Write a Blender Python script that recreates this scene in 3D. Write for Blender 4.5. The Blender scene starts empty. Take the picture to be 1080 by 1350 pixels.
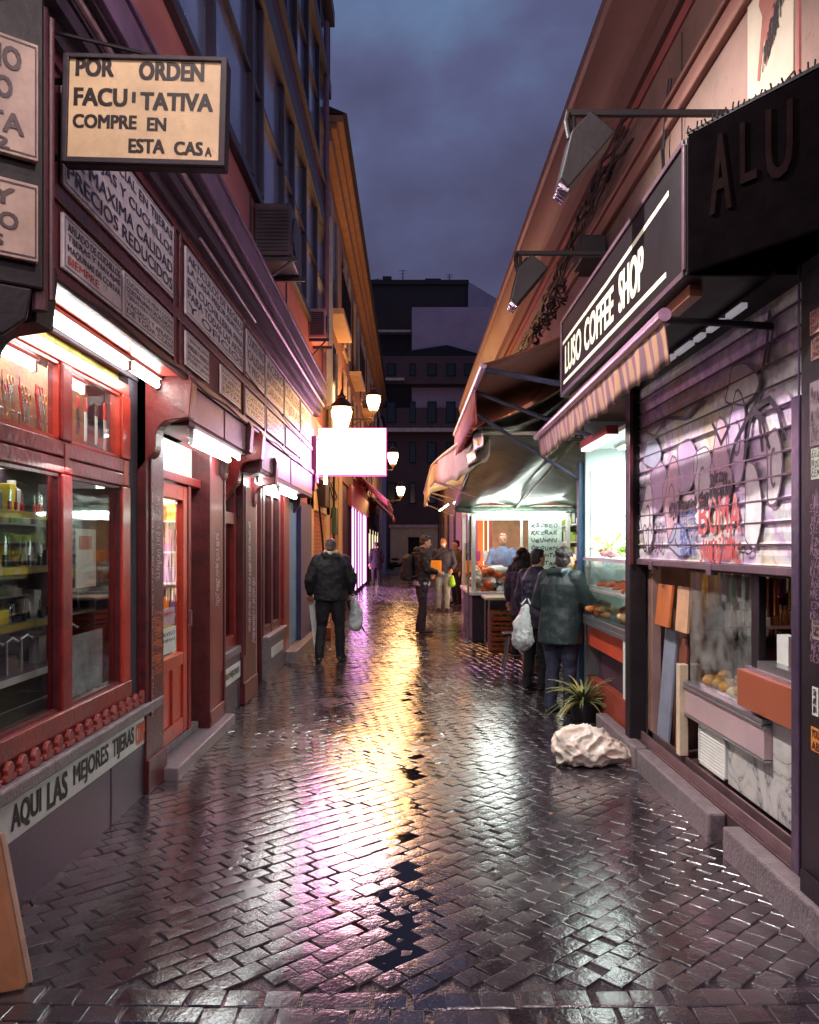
import bpy, bmesh, math, random
import numpy as np
from mathutils import Vector, Matrix
random.seed(7); rng = np.random.default_rng(7)
R = math.radians; PI = math.pi
C = bpy.context.scene.collection
def lin(c): return tuple((x/255/12.92 if x/255 <= .04045 else ((x/255+.055)/1.055)**2.4) for x in c)
# ---------------------------------------------------------------- materials
MATS = {}
def mat(name, col, rough=.55, var=.25, vs=3, bump=.15, bs=25, metal=0, coat=0, emit=None, es=0, col2=None, spec=.5, stretch=(1,1,1), wear=0, wcol=(58, 34, 34)):
    if name in MATS: return MATS[name]
    m = bpy.data.materials.new(name); m.use_nodes = True; MATS[name] = m
    nt = m.node_tree; N = nt.nodes; L = nt.links; p = N['Principled BSDF']
    col = lin(col)
    tc = N.new('ShaderNodeTexCoord'); mp = N.new('ShaderNodeMapping'); mp.inputs['Scale'].default_value = stretch
    L.new(tc.outputs['Object'], mp.inputs[0])
    n = N.new('ShaderNodeTexNoise'); n.inputs['Scale'].default_value = vs; n.inputs['Detail'].default_value = 7; n.inputs['Roughness'].default_value = .65
    L.new(mp.outputs[0], n.inputs['Vector'])
    cr = N.new('ShaderNodeValToRGB'); cr.color_ramp.elements[0].position = .32; cr.color_ramp.elements[1].position = .68
    c2 = lin(col2) if col2 else tuple(min(1, x*(1+var)) for x in col)
    cr.color_ramp.elements[0].color = (*[x*(1-var) for x in col], 1); cr.color_ramp.elements[1].color = (*c2, 1)
    L.new(n.outputs['Fac'], cr.inputs[0]); L.new(cr.outputs[0], p.inputs['Base Color'])
    if wear:
        nw = N.new('ShaderNodeTexNoise'); nw.inputs['Scale'].default_value = 11; nw.inputs['Detail'].default_value = 10; nw.inputs['Roughness'].default_value = .72; L.new(mp.outputs[0], nw.inputs['Vector'])
        rw = N.new('ShaderNodeMapRange'); rw.inputs['From Min'].default_value = .56; rw.inputs['From Max'].default_value = .64; rw.inputs['To Max'].default_value = wear; L.new(nw.outputs['Fac'], rw.inputs['Value'])
        mw = N.new('ShaderNodeMixRGB'); L.new(rw.outputs[0], mw.inputs[0]); L.new(cr.outputs[0], mw.inputs[1]); mw.inputs[2].default_value = (*lin(wcol), 1); L.new(mw.outputs[0], p.inputs['Base Color'])
    rr = N.new('ShaderNodeMapRange'); rr.inputs['To Min'].default_value = max(.03, rough*.75); rr.inputs['To Max'].default_value = min(1, rough*1.25)
    L.new(n.outputs['Fac'], rr.inputs['Value']); L.new(rr.outputs[0], p.inputs['Roughness'])
    p.inputs['Metallic'].default_value = metal; p.inputs['Coat Weight'].default_value = coat; p.inputs['Coat Roughness'].default_value = .12
    p.inputs['Specular IOR Level'].default_value = spec
    if bump:
        n2 = N.new('ShaderNodeTexNoise'); n2.inputs['Scale'].default_value = bs; n2.inputs['Detail'].default_value = 5
        L.new(mp.outputs[0], n2.inputs['Vector'])
        b = N.new('ShaderNodeBump'); b.inputs['Strength'].default_value = bump; b.inputs['Distance'].default_value = .02
        L.new(n2.outputs['Fac'], b.inputs['Height']); L.new(b.outputs[0], p.inputs['Normal'])
    if emit:
        p.inputs['Emission Color'].default_value = (*emit, 1); p.inputs['Emission Strength'].default_value = es
    return m
def emis(name, col, s):
    if name in MATS: return MATS[name]
    m = bpy.data.materials.new(name); m.use_nodes = True; MATS[name] = m
    nt = m.node_tree; nt.nodes.clear()
    e = nt.nodes.new('ShaderNodeEmission'); e.inputs[0].default_value = (*col, 1); e.inputs[1].default_value = s
    o = nt.nodes.new('ShaderNodeOutputMaterial'); nt.links.new(e.outputs[0], o.inputs[0]); return m
def glassm(name, tint=(.95, .97, .96), gl=1.0, rough=.02, dirt=.0, base=.0):
    if name in MATS: return MATS[name]
    m = bpy.data.materials.new(name); m.use_nodes = True; MATS[name] = m
    nt = m.node_tree; N = nt.nodes; L = nt.links; N.clear()
    t = N.new('ShaderNodeBsdfTransparent'); t.inputs[0].default_value = (*tint, 1)
    g = N.new('ShaderNodeBsdfGlossy'); g.inputs['Roughness'].default_value = rough
    ge = N.new('ShaderNodeNewGeometry'); dt = N.new('ShaderNodeVectorMath'); dt.operation = 'DOT_PRODUCT'; L.new(ge.outputs['Normal'], dt.inputs[0]); L.new(ge.outputs['Incoming'], dt.inputs[1])
    ab = N.new('ShaderNodeMath'); ab.operation = 'ABSOLUTE'; L.new(dt.outputs['Value'], ab.inputs[0]); iv = N.new('ShaderNodeMath'); iv.operation = 'SUBTRACT'; iv.inputs[0].default_value = 1; L.new(ab.outputs[0], iv.inputs[1])
    f = N.new('ShaderNodeMath'); f.operation = 'POWER'; L.new(iv.outputs[0], f.inputs[0]); f.inputs[1].default_value = 5
    mu = N.new('ShaderNodeMath'); mu.operation = 'MULTIPLY_ADD'; mu.inputs[1].default_value = .9*gl; mu.inputs[2].default_value = .04*gl+base; mu.use_clamp = True
    n = N.new('ShaderNodeTexNoise'); n.inputs['Scale'].default_value = 2.2; b = N.new('ShaderNodeBump'); b.inputs['Strength'].default_value = .02; b.inputs['Distance'].default_value = .08
    L.new(n.outputs['Fac'], b.inputs['Height']); L.new(b.outputs[0], g.inputs['Normal'])
    L.new(f.outputs[0], mu.inputs[0]); mx = N.new('ShaderNodeMixShader'); L.new(mu.outputs[0], mx.inputs[0]); L.new(t.outputs[0], mx.inputs[1]); L.new(g.outputs[0], mx.inputs[2])
    last = mx
    if dirt:
        d = N.new('ShaderNodeBsdfDiffuse'); d.inputs[0].default_value = (.5, .5, .48, 1)
        n3 = N.new('ShaderNodeTexNoise'); n3.inputs['Scale'].default_value = 5; n3.inputs['Detail'].default_value = 8
        mr = N.new('ShaderNodeMapRange'); mr.inputs['From Min'].default_value = .4; mr.inputs['From Max'].default_value = .75; mr.inputs['To Max'].default_value = dirt
        L.new(n3.outputs['Fac'], mr.inputs['Value']); m2 = N.new('ShaderNodeMixShader'); L.new(mr.outputs[0], m2.inputs[0]); L.new(mx.outputs[0], m2.inputs[1]); L.new(d.outputs[0], m2.inputs[2]); last = m2
    o = N.new('ShaderNodeOutputMaterial'); L.new(last.outputs[0], o.inputs[0]); return m
# ---------------------------------------------------------------- mesh builder
class B:
    def __init__(s): s.v = []; s.f = []; s.m = []
    def add(s, vs, fs, mi=0):
        o = len(s.v); s.v += [tuple(v) for v in vs]; s.f += [tuple(i+o for i in f) for f in fs]; s.m += [mi]*len(fs); return s
    def box(s, x0, x1, y0, y1, z0, z1, mi=0):
        return s.add([(x0,y0,z0),(x1,y0,z0),(x1,y1,z0),(x0,y1,z0),(x0,y0,z1),(x1,y0,z1),(x1,y1,z1),(x0,y1,z1)],
                     [(0,3,2,1),(4,5,6,7),(0,1,5,4),(1,2,6,5),(2,3,7,6),(3,0,4,7)], mi)
    def obox(s, c, u, v, w, a, b, d, mi=0):
        c, u, v, w = Vector(c), Vector(u).normalized()*a/2, Vector(v).normalized()*b/2, Vector(w).normalized()*d/2
        P = [c+i*u+j*v+k*w for k in (-1, 1) for j in (-1, 1) for i in (-1, 1)]
        return s.add(P, [(0,2,3,1),(4,5,7,6),(0,1,5,4),(2,6,7,3),(0,4,6,2),(1,3,7,5)], mi)
    def quad(s, a, b, c, d, mi=0): return s.add([a, b, c, d], [(0, 1, 2, 3)], mi)
    def tube(s, pts, rs, n=10, cap=True, mi=0, round_=False):
        pts = [Vector(p) for p in pts]
        if not hasattr(rs, '__len__'): rs = [rs]*len(pts)
        if round_:
            d0 = (pts[0]-pts[1]).normalized(); d1 = (pts[-1]-pts[-2]).normalized(); P = []; Q = []
            for a in (80, 55, 28): P.append(pts[0]+d0*rs[0]*math.sin(R(a))); Q.append(rs[0]*math.cos(R(a)))
            P += pts; Q += list(rs)
            for a in (28, 55, 80): P.append(pts[-1]+d1*rs[-1]*math.sin(R(a))); Q.append(rs[-1]*math.cos(R(a)))
            pts, rs = P, Q
        vs = []; fs = []; up = None
        for i, p in enumerate(pts):
            t = (pts[min(i+1, len(pts)-1)]-pts[max(i-1, 0)]).normalized()
            if up is None: up = t.orthogonal().normalized()
            up = (up-t*up.dot(t));
            if up.length < 1e-6: up = t.orthogonal()
            up.normalize(); w = t.cross(up)
            for k in range(n):
                a = 2*PI*k/n; vs.append(p+(up*math.cos(a)+w*math.sin(a))*rs[i])
        for i in range(len(pts)-1):
            for k in range(n): fs.append((i*n+k, i*n+(k+1) % n, (i+1)*n+(k+1) % n, (i+1)*n+k))
        if cap: fs.append(tuple(range(n))[::-1]); fs.append(tuple((len(pts)-1)*n+k for k in range(n)))
        return s.add(vs, fs, mi)
    def loft(s, rings, n=20, mi=0):   # rings: (cx,cy,cz,rx,ry[,rot])
        vs = []; fs = []
        for r in rings:
            cx, cy, cz, rx, ry = r[:5]; ro = r[5] if len(r) > 5 else 0
            for k in range(n):
                a = 2*PI*k/n; x, y = rx*math.cos(a), ry*math.sin(a)
                vs.append((cx+x*math.cos(ro)-y*math.sin(ro), cy+x*math.sin(ro)+y*math.cos(ro), cz))
        for i in range(len(rings)-1):
            for k in range(n): fs.append((i*n+k, i*n+(k+1) % n, (i+1)*n+(k+1) % n, (i+1)*n+k))
        fs.append(tuple(range(n))[::-1]); fs.append(tuple((len(rings)-1)*n+k for k in range(n)))
        return s.add(vs, fs, mi)
    def ball(s, c, r, n=14, mi=0):
        if not hasattr(r, '__len__'): r = (r, r, r)
        m = max(4, n//2); rings = []
        for i in range(m+1):
            a = -PI/2+PI*i/m; rings.append((c[0], c[1], c[2]+r[2]*math.sin(a), max(1e-4, r[0]*math.cos(a)), max(1e-4, r[1]*math.cos(a))))
        return s.loft(rings, n, mi)
    def grid(s, fn, nu, nv, mi=0):
        vs = [fn(i/nu, j/nv) for j in range(nv+1) for i in range(nu+1)]
        return s.add(vs, [(j*(nu+1)+i, j*(nu+1)+i+1, (j+1)*(nu+1)+i+1, (j+1)*(nu+1)+i) for j in range(nv) for i in range(nu)], mi)
    def prism(s, pts, F, n0, n1, mi=0):   # 2D outline on frame F, between offsets n0..n1
        k = len(pts); vs = [F(u, v, n0) for u, v in pts]+[F(u, v, n1) for u, v in pts]
        fs = [tuple(range(k))[::-1], tuple(range(k, 2*k))]+[(i, (i+1) % k, k+(i+1) % k, k+i) for i in range(k)]
        return s.add(vs, fs, mi)
    def ribbon(s, pts, F, w, n=.003, mi=0):
        for a, b in zip(pts[:-1], pts[1:]):
            d = Vector((b[0]-a[0], b[1]-a[1])); l = d.length
            if l < 1e-5: continue
            d /= l; q = Vector((-d.y, d.x))*w/2; e = d*w*.3; a_ = Vector(a)-e; b_ = Vector(b)+e
            s.add([F(*(a_+q), n), F(*(a_-q), n), F(*(b_-q), n), F(*(b_+q), n)], [(0, 1, 2, 3)], mi)
            n += .00006
        return s
def frame(o, U, V=(0, 0, 1)):
    o, U, V = Vector(o), Vector(U).normalized(), Vector(V).normalized(); N = U.cross(V)
    return lambda u, v, n=0: o+U*u+V*v+N*n
FL = lambda X: frame((X, 0, 0), (0, 1, 0))       # left wall: u = y, v = z, n towards street
FR = lambda X: frame((X, 0, 0), (0, -1, 0))      # right wall: u = -y
FF = lambda Y: frame((0, Y, 0), (1, 0, 0))       # faces camera: u = x
ORG = {}
def mk(name, b, m, parent=None, label=None, cat=None, group=None, kind=None, bev=0, smooth=False, solid=0, origin=None, mesh=None, sub=0):
    if mesh is None:
        vs = np.array(b.v, dtype=float)
    if parent is not None: og = ORG[parent.name]
    elif origin is not None: og = Vector(origin)
    elif kind == 'structure': og = Vector((0, 0, 0))
    else:
        if mesh is None: lo, hi = vs.min(0), vs.max(0)
        else:
            a = np.array([v.co[:] for v in mesh.vertices]); lo, hi = a.min(0), a.max(0)
        og = Vector(((lo[0]+hi[0])/2, (lo[1]+hi[1])/2, lo[2]))
    if mesh is None:
        me = bpy.data.meshes.new(name); me.from_pydata((vs-np.array(og)).tolist(), [], b.f)
        ms = m if isinstance(m, (list, tuple)) else [m]
        for x in ms: me.materials.append(x)
        if len(ms) > 1: me.polygons.foreach_set('material_index', b.m)
    else:
        me = mesh; me.transform(Matrix.Translation(-og)); me.materials.clear(); me.materials.append(m)
    if smooth:
        me.polygons.foreach_set('use_smooth', [True]*len(me.polygons))
        if smooth != 'all': me.set_sharp_from_angle(angle=R(40))
    me.update()
    o = bpy.data.objects.new(name, me); C.objects.link(o); ORG[o.name] = og
    if parent is not None: o.parent = parent
    else: o.location = og
    if label: o['label'] = label
    if cat: o['category'] = cat
    if group: o['group'] = group
    if kind: o['kind'] = kind
    if solid:
        q = o.modifiers.new('s', 'SOLIDIFY'); q.thickness = solid; q.offset = 0
    if bev:
        q = o.modifiers.new('b', 'BEVEL'); q.width = bev; q.segments = 2; q.limit_method = 'ANGLE'
    if sub:
        q = o.modifiers.new('ss', 'SUBSURF'); q.levels = q.render_levels = sub
    return o
def T(name, label, cat, loc, group=None):
    o = bpy.data.objects.new(name, None); C.objects.link(o); o.location = loc; o.empty_display_size = .1
    ORG[o.name] = Vector(loc); o['label'] = label; o['category'] = cat
    if group: o['group'] = group
    return o
def dup(root, loc, label=None, rotz=None, scale=None):
    def cp(o, par):
        c = o.copy(); C.objects.link(c)
        if par is not None: c.parent = par
        for ch in [q for q in KIDS(o)]: cp(ch, c)
        return c
    r = cp(root, None); r.location = loc
    if rotz is not None: r.rotation_euler = (0, 0, rotz)
    if scale: r.scale = (scale,)*3 if not hasattr(scale, '__len__') else scale
    if label: r['label'] = label
    return r
def KIDS(o): return [q for q in bpy.data.objects if q.parent == o]
def text(b, s, F, u0, v0, w, h, n=.003, bold=.012, mi=0, mirror=False):
    cu = bpy.data.curves.new('t', 'FONT'); cu.body = s; cu.offset = 0; cu.resolution_u = 3
    o = bpy.data.objects.new('t', cu); C.objects.link(o); bpy.context.view_layer.update()
    me = bpy.data.meshes.new_from_object(o.evaluated_get(bpy.context.evaluated_depsgraph_get()))
    co = np.array([v.co[:2] for v in me.vertices]); lo, hi = co.min(0), co.max(0); sc = hi-lo
    k_ = min(bold, .04)*h/sc[1]*.9; fs = [tuple(p.vertices) for p in me.polygons]
    for q, (dx, dy) in enumerate(((0, 0), (-1, -.6), (1, .6), (-1, .6), (1, -.6)) if bold > .008 else ((0, 0),)):
        b.add([F(u0+k_+(x-lo[0])/sc[0]*(w-2*k_)+dx*k_, v0+k_+(y-lo[1])/sc[1]*(h-2*k_)+dy*k_, n+.00025*q) for x, y in co], fs, mi)
    bpy.data.objects.remove(o); bpy.data.curves.remove(cu); bpy.data.meshes.remove(me)
    return b
GL = [[(0,0),(.3,1),(.5,.9),(.8,0),(.6,.4),(.1,.42)], [(0,0),(.05,1),(.7,.1),(.8,1)], [(.8,.9),(.4,1),(.1,.75),(.7,.4),(.6,.05),(0,.1)], [(.8,1),(.1,.9),(.05,.5),(.6,.55),(.05,.45),(.1,0),(.85,.08)],
      [(.1,0),(.1,1),(.6,.9),(.6,.6),(.1,.5),(.8,0)], [(.5,1),(.05,.6),(.2,.05),(.7,.1),(.85,.6),(.5,1)], [(0,.95),(.9,1),(.1,0),(.9,.1)], [(0,1),(.9,.95),(.45,.97),(.4,0)], [(0,0),(.15,1),(.45,.3),(.75,1),(.9,0)], [(0,1),(.2,.1),(.6,.0),(.8,1.1)], [(.0,.0),(.1,1.1),(.12,.5),(.8,1),(.15,.5),(.9,-.1)]]
def scribble(b, F, u0, v0, w, h, n, wd, off=.003, mi=0, seed=1):
    r = random.Random(seed*7+3); k = max(2, n//2); cw = w/k; sl = r.uniform(-.1, .35)
    for i in range(k):
        g = r.choice(GL); hh = h*r.uniform(.65, 1.05); dy = h*r.uniform(-.1, .15); pts = [(u0+cw*(i+.86*x+r.uniform(-.05, .05))+sl*y*hh*.4, v0+dy+hh*(y+r.uniform(-.05, .05))) for x, y in g]
        sm = []
        for q in range(len(pts)-1):
            p0, p1, p2, p3 = pts[max(0, q-1)], pts[q], pts[q+1], pts[min(len(pts)-1, q+2)]
            for t in (0, .25, .5, .75): sm.append(tuple(.5*((2*p1[j])+(-p0[j]+p2[j])*t+(2*p0[j]-5*p1[j]+4*p2[j]-p3[j])*t*t+(-p0[j]+3*p1[j]-3*p2[j]+p3[j])*t**3) for j in (0, 1)))
        sm.append(pts[-1]); b.ribbon(sm, F, wd*r.uniform(.6, 1.1), off+i*.00002, mi)
def organic(b, vox, smooth=6, disp=0, dsize=.1, name='x', tt='CLOUDS'):
    me = bpy.data.meshes.new(name); me.from_pydata(b.v, [], b.f); o = bpy.data.objects.new('tmp', me); C.objects.link(o)
    q = o.modifiers.new('r', 'REMESH'); q.mode = 'VOXEL'; q.voxel_size = vox
    if smooth: q = o.modifiers.new('s', 'SMOOTH'); q.iterations = smooth; q.factor = .6
    tx = None
    if disp:
        tx = bpy.data.textures.new('n', tt); tx.noise_scale = dsize
        if tt == 'CLOUDS': tx.noise_depth = 2
        else: tx.distance_metric = 'DISTANCE'; tx.weight_1 = -1; tx.weight_2 = 1; tx.noise_intensity = 1.2
        q = o.modifiers.new('d', 'DISPLACE'); q.texture = tx; q.strength = disp; q.mid_level = .5; q.texture_coords = 'LOCAL'
        q = o.modifiers.new('s2', 'SMOOTH'); q.iterations = 2
    bpy.context.view_layer.update()
    r = bpy.data.meshes.new_from_object(o.evaluated_get(bpy.context.evaluated_depsgraph_get())); r.name = name
    bpy.data.objects.remove(o); bpy.data.meshes.remove(me)
    if tx: bpy.data.textures.remove(tx)
    return r
# ---------------------------------------------------------------- palette
red = mat('red_paint', (136, 36, 34), .36, .3, 6, .2, 30, coat=.15, wear=.6)
orange_red = mat('bright_red_paint', (184, 54, 36), .34, .2, 6, .15, 30, coat=.2, wear=.5)
darkred = mat('dark_red_paint', (88, 28, 32), .42, .4, 5, .25, 30, coat=.15, wear=.7, wcol=(40, 26, 30))
maroon = mat('maroon_board', (100, 42, 50), .5, .35, 4, .2, 30, wear=.5, wcol=(50, 34, 42))
blackm = mat('black_metal', (25, 19, 24), .5, .3, 8, .1, 30, spec=.35)
blackw = mat('black_weathered', (50, 40, 50), .6, .35, 5, .2, 25)
granite = mat('dark_granite', (82, 62, 76), .38, .25, 60, .12, 120)
concrete = mat('grey_stone', (120, 108, 112), .45, .3, 12, .35, 60)
enamel = mat('white_enamel', (228, 220, 226), .32, .16, 9, .04, 20, col2=(234, 228, 232), wear=.35, wcol=(120, 84, 90))
enamel_ink = mat('enamel_blue_black_ink', (48, 36, 62), .35, .2, 9, 0)
red_ink = mat('red_ink', (190, 74, 56), .5, .3, 20, 0)
black_ink = mat('black_ink', (36, 24, 24), .5, .3, 20, 0)
steel = mat('brushed_steel', (165, 165, 170), .3, .15, 20, .05, 60, metal=.8)
white_paint = mat('white_paint', (214, 214, 208), .4, .1, 6, .05, 30)
wood = mat('varnished_wood', (128, 74, 44), .4, .35, 4, .1, 30, stretch=(1, 1, .15))
glass = glassm('window_glass', gl=1.1)
display_glass = glassm('display_window_glass', gl=1.5)
glass_dirty = glassm('dirty_glass', gl=1.0, dirt=.35)
glass_dark = glassm('dark_glass', (.5, .5, .55), 1.3, base=.04)
tube_m = emis('fluorescent_tube', (.93, 1.0, .96), 17)
tube_dim = emis('fluorescent_tube_dim', (.9, .95, 1.0), 7)
# ================================================================ camera, sky, light
sc = bpy.context.scene
CZ = 1.64
cam = bpy.data.cameras.new('camera'); co = bpy.data.objects.new('camera', cam); C.objects.link(co); sc.camera = co
co.location = (0, 0, CZ); co.rotation_euler = (R(90), 0, 0); cam.sensor_fit = 'HORIZONTAL'; cam.sensor_width = 36; cam.lens = 36; cam.shift_y = 45/1080; cam.clip_end = 500; cam.clip_start = .05
w = bpy.data.worlds.new('World'); sc.world = w; w.use_nodes = True; nt = w.node_tree; N = nt.nodes; L = nt.links
bg = N['Background']; bg.inputs[1].default_value = .66
tc = N.new('ShaderNodeTexCoord'); mp = N.new('ShaderNodeMapping'); mp.inputs['Scale'].default_value = (1, 1, 1.6); mp.inputs['Location'].default_value = (.35, .2, .12)
L.new(tc.outputs['Generated'], mp.inputs[0])
n = N.new('ShaderNodeTexNoise'); n.inputs['Scale'].default_value = 2.3; n.inputs['Detail'].default_value = 6; n.inputs['Roughness'].default_value = .5; n.inputs['Distortion'].default_value = .15
L.new(mp.outputs[0], n.inputs['Vector'])
cr = N.new('ShaderNodeValToRGB'); e = cr.color_ramp.elements
e[0].position = .36; e[0].color = (*lin((60, 58, 82)), 1); e[1].position = .66; e[1].color = (*lin((88, 112, 144)), 1)
x = e.new(.5); x.color = (*lin((72, 76, 106)), 1)
L.new(n.outputs['Fac'], cr.inputs[0])
sky = N.new('ShaderNodeTexSky'); sky.sky_type = 'NISHITA'; sky.sun_disc = False; sky.sun_elevation = R(-6); sky.sun_rotation = R(200)
mul = N.new('ShaderNodeMixRGB'); mul.blend_type = 'ADD'; mul.inputs[0].default_value = .06
L.new(cr.outputs[0], mul.inputs[1]); L.new(sky.outputs[0], mul.inputs[2]); L.new(mul.outputs[0], bg.inputs[0])
def light(name, kind, loc, energy, col, size=.1, rot=None, sy=None, spot=None):
    l = bpy.data.lights.new(name, kind); l.energy = energy; l.color = col; o = bpy.data.objects.new(name, l); C.objects.link(o); o.location = loc
    if kind == 'AREA':
        l.size = size
        if sy: l.shape = 'RECTANGLE'; l.size_y = sy
    elif kind == 'SUN': l.angle = size
    else: l.shadow_soft_size = size
    if spot: l.spot_size = spot; l.spot_blend = .6
    if rot: o.rotation_euler = rot
    return o
light('dusk_sun', 'SUN', (0, 0, 20), .02, (.6, .6, 1), R(20), (R(50), 0, R(200)))
sc.view_settings.view_transform = 'Standard'; sc.view_settings.look = 'None'; sc.view_settings.exposure = 1.25; sc.view_settings.gamma = 1
sc.cycles.max_bounces = 7; sc.cycles.transparent_max_bounces = 14; sc.cycles.glossy_bounces = 4; sc.cycles.diffuse_bounces = 3
sc.cycles.sample_clamp_indirect = 4; sc.cycles.caustics_reflective = False; sc.cycles.caustics_refractive = False
sc.cycles.use_denoising = True
# ================================================================ street
XC = lambda y: .03+.07*np.sin(y*1.1)+.035*np.sin(2.7*y+1)
def gz(x, y): return -.03+np.minimum(.016*np.abs(x-XC(y)), .032)
stone_m = bpy.data.materials.new('wet_granite_setts'); stone_m.use_nodes = True
nt = stone_m.node_tree; N = nt.nodes; L = nt.links; p = N['Principled BSDF']
at = N.new('ShaderNodeAttribute'); at.attribute_name = 'tone'
tc = N.new('ShaderNodeTexCoord')
n = N.new('ShaderNodeTexNoise'); n.inputs['Scale'].default_value = 1.4; n.inputs['Detail'].default_value = 6; L.new(tc.outputs['Object'], n.inputs['Vector'])
nf = N.new('ShaderNodeTexNoise'); nf.inputs['Scale'].default_value = 70; nf.inputs['Detail'].default_value = 6; L.new(tc.outputs['Object'], nf.inputs['Vector'])
cr = N.new('ShaderNodeValToRGB'); cr.color_ramp.elements[0].color = (.012, .008, .013, 1); cr.color_ramp.elements[1].color = (.060, .046, .054, 1)
mx = N.new('ShaderNodeMath'); mx.operation = 'MULTIPLY_ADD'; mx.inputs[1].default_value = .35; L.new(nf.outputs['Fac'], mx.inputs[0]); L.new(at.outputs['Fac'], mx.inputs[2])
m3 = N.new('ShaderNodeMath'); m3.operation = 'MULTIPLY'; m3.inputs[1].default_value = .75; L.new(mx.outputs[0], m3.inputs[0])
L.new(m3.outputs[0], cr.inputs[0]); L.new(cr.outputs[0], p.inputs['Base Color'])
mr = N.new('ShaderNodeMapRange'); mr.inputs['From Min'].default_value = .35; mr.inputs['From Max'].default_value = .65; mr.inputs['To Min'].default_value = .07; mr.inputs['To Max'].default_value = .30
ma = N.new('ShaderNodeMath'); ma.operation = 'MULTIPLY_ADD'; ma.inputs[1].default_value = .14; L.new(at.outputs['Fac'], ma.inputs[0]); L.new(n.outputs['Fac'], ma.inputs[2])
mb = N.new('ShaderNodeMath'); mb.operation = 'SUBTRACT'; mb.inputs[1].default_value = .07; L.new(ma.outputs[0], mb.inputs[0])
L.new(mb.outputs[0], mr.inputs['Value']); L.new(mr.outputs[0], p.inputs['Roughness'])
b = N.new('ShaderNodeBump'); b.inputs['Strength'].default_value = .38; b.inputs['Distance'].default_value = .003; L.new(nf.outputs['Fac'], b.inputs['Height'])
nm = N.new('ShaderNodeTexNoise'); nm.inputs['Scale'].default_value = 22; nm.inputs['Detail'].default_value = 3; L.new(tc.outputs['Object'], nm.inputs['Vector'])
b2 = N.new('ShaderNodeBump'); b2.inputs['Strength'].default_value = .15; b2.inputs['Distance'].default_value = .012; L.new(nm.outputs['Fac'], b2.inputs['Height']); L.new(b.outputs[0], b2.inputs['Normal'])
L.new(b2.outputs[0], p.inputs['Normal'])
p.inputs['Specular IOR Level'].default_value = .75; p.inputs['Coat Weight'].default_value = .9; p.inputs['Coat Roughness'].default_value = .13; p.inputs['Coat IOR'].default_value = 1.6
L.new(b2.outputs[0], p.inputs['Coat Normal'])
def stones(name, cx, cy, ca, sa, hx, hy, T_, dome=.0011, tilt=.0075):
    """cx,cy centres; ca,sa rotation of each; hx,hy half sizes; T_ profile"""
    k = len(cx); g = len(T_); t = np.array(T_)
    A, Bb = np.meshgrid(t, t); A = A.ravel(); Bb = Bb.ravel()
    edge = np.maximum(abs(A), abs(Bb))
    prof = np.where(edge >= .999, -.020, -dome*(A**2+Bb**2)*.6)
    shr = np.where(edge >= .999, 1.0, .99)
    cj = rng.normal(0, .05, (k, 4, 2)); wA, wB = (A+1)/2, (Bb+1)/2; W4 = np.stack([(1-wA)*(1-wB), wA*(1-wB), (1-wA)*wB, wA*wB], -1); jx = W4 @ cj[..., 0].T; jy = W4 @ cj[..., 1].T; jx, jy = jx.T, jy.T
    lx = (A*shr)[None]*hx[:, None]*(1+jx); ly = (Bb*shr)[None]*hy[:, None]*(1+jy)
    X = cx[:, None]+lx*ca-ly*sa; Y = cy[:, None]+lx*sa+ly*ca
    tx = rng.normal(0, tilt, k)[:, None]; ty = rng.normal(0, tilt, k)[:, None]; hz = rng.normal(0, .0015, k)[:, None]
    Z = gz(cx, cy)[:, None]+hz+lx*tx+ly*ty+prof[None]
    co_ = np.stack([X, Y, Z], -1).reshape(-1, 3)
    i, j = np.meshgrid(np.arange(g-1), np.arange(g-1)); i = i.ravel(); j = j.ravel()
    q = np.stack([j*g+i, j*g+i+1, (j+1)*g+i+1, (j+1)*g+i], -1)
    F = (q[None]+(np.arange(k)*g*g)[:, None, None]).reshape(-1, 4)
    me = bpy.data.meshes.new(name); me.vertices.add(len(co_)); me.vertices.foreach_set('co', co_.ravel())
    me.loops.add(F.size); me.loops.foreach_set('vertex_index', F.ravel().astype(np.int32)); me.polygons.add(len(F))
    me.polygons.foreach_set('loop_start', np.arange(0, F.size, 4, dtype=np.int32)); me.polygons.foreach_set('loop_total', np.full(len(F), 4, dtype=np.int32))
    me.update(calc_edges=True); me.polygons.foreach_set('use_smooth', np.ones(len(F), dtype=bool))
    a = me.attributes.new('tone', 'FLOAT', 'POINT'); a.data.foreach_set('value', np.repeat(rng.uniform(0, 1, k), g*g).astype(np.float32))
    me.materials.append(stone_m); o = bpy.data.objects.new(name, me); C.objects.link(o); o['kind'] = 'structure'; return o
def region(x, y):
    inside = (x > -1.92) & (x < 1.86) & (y > 3.10) & (y < 62)
    rec = (x >= 1.86) & (x < 3.1) & (y > 8.5) & (y < 18)
    return inside | rec
DX, DY = .128, .102
ang = R(43); ca, sa = math.cos(ang), math.sin(ang)
iu = np.arange(-75, 510); iv = np.arange(-620, 620)
U, V = np.meshgrid(iu, iv); off = (V % 2)*.5+rng.normal(0, .05, V.shape)
u = (U+off)*DX; v = V*DY; x = u*ca-v*sa; y = u*sa+v*ca
x = x+.025*np.sin(y*1.7)+.016*np.sin(y*5+x*3); y = y+.015*np.sin(x*4+y)
k = region(x, y); x, y = x[k], y[k]
near = y < 11
for nm_, msk, T_ in (('cobbled_street', near, (-1, -.978, -.957, 0, .957, .978, 1)), ('cobbled_street_far', ~near, (-1, -.975, -.95, .95, .975, 1))):
    q = msk.sum(); stones(nm_, x[msk], y[msk], ca, sa, DX/2*.965*rng.uniform(.95, 1.02, q), DY/2*.955*rng.uniform(.95, 1.02, q), T_, tilt=.0075 if 'far' not in nm_ else .013)
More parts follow.
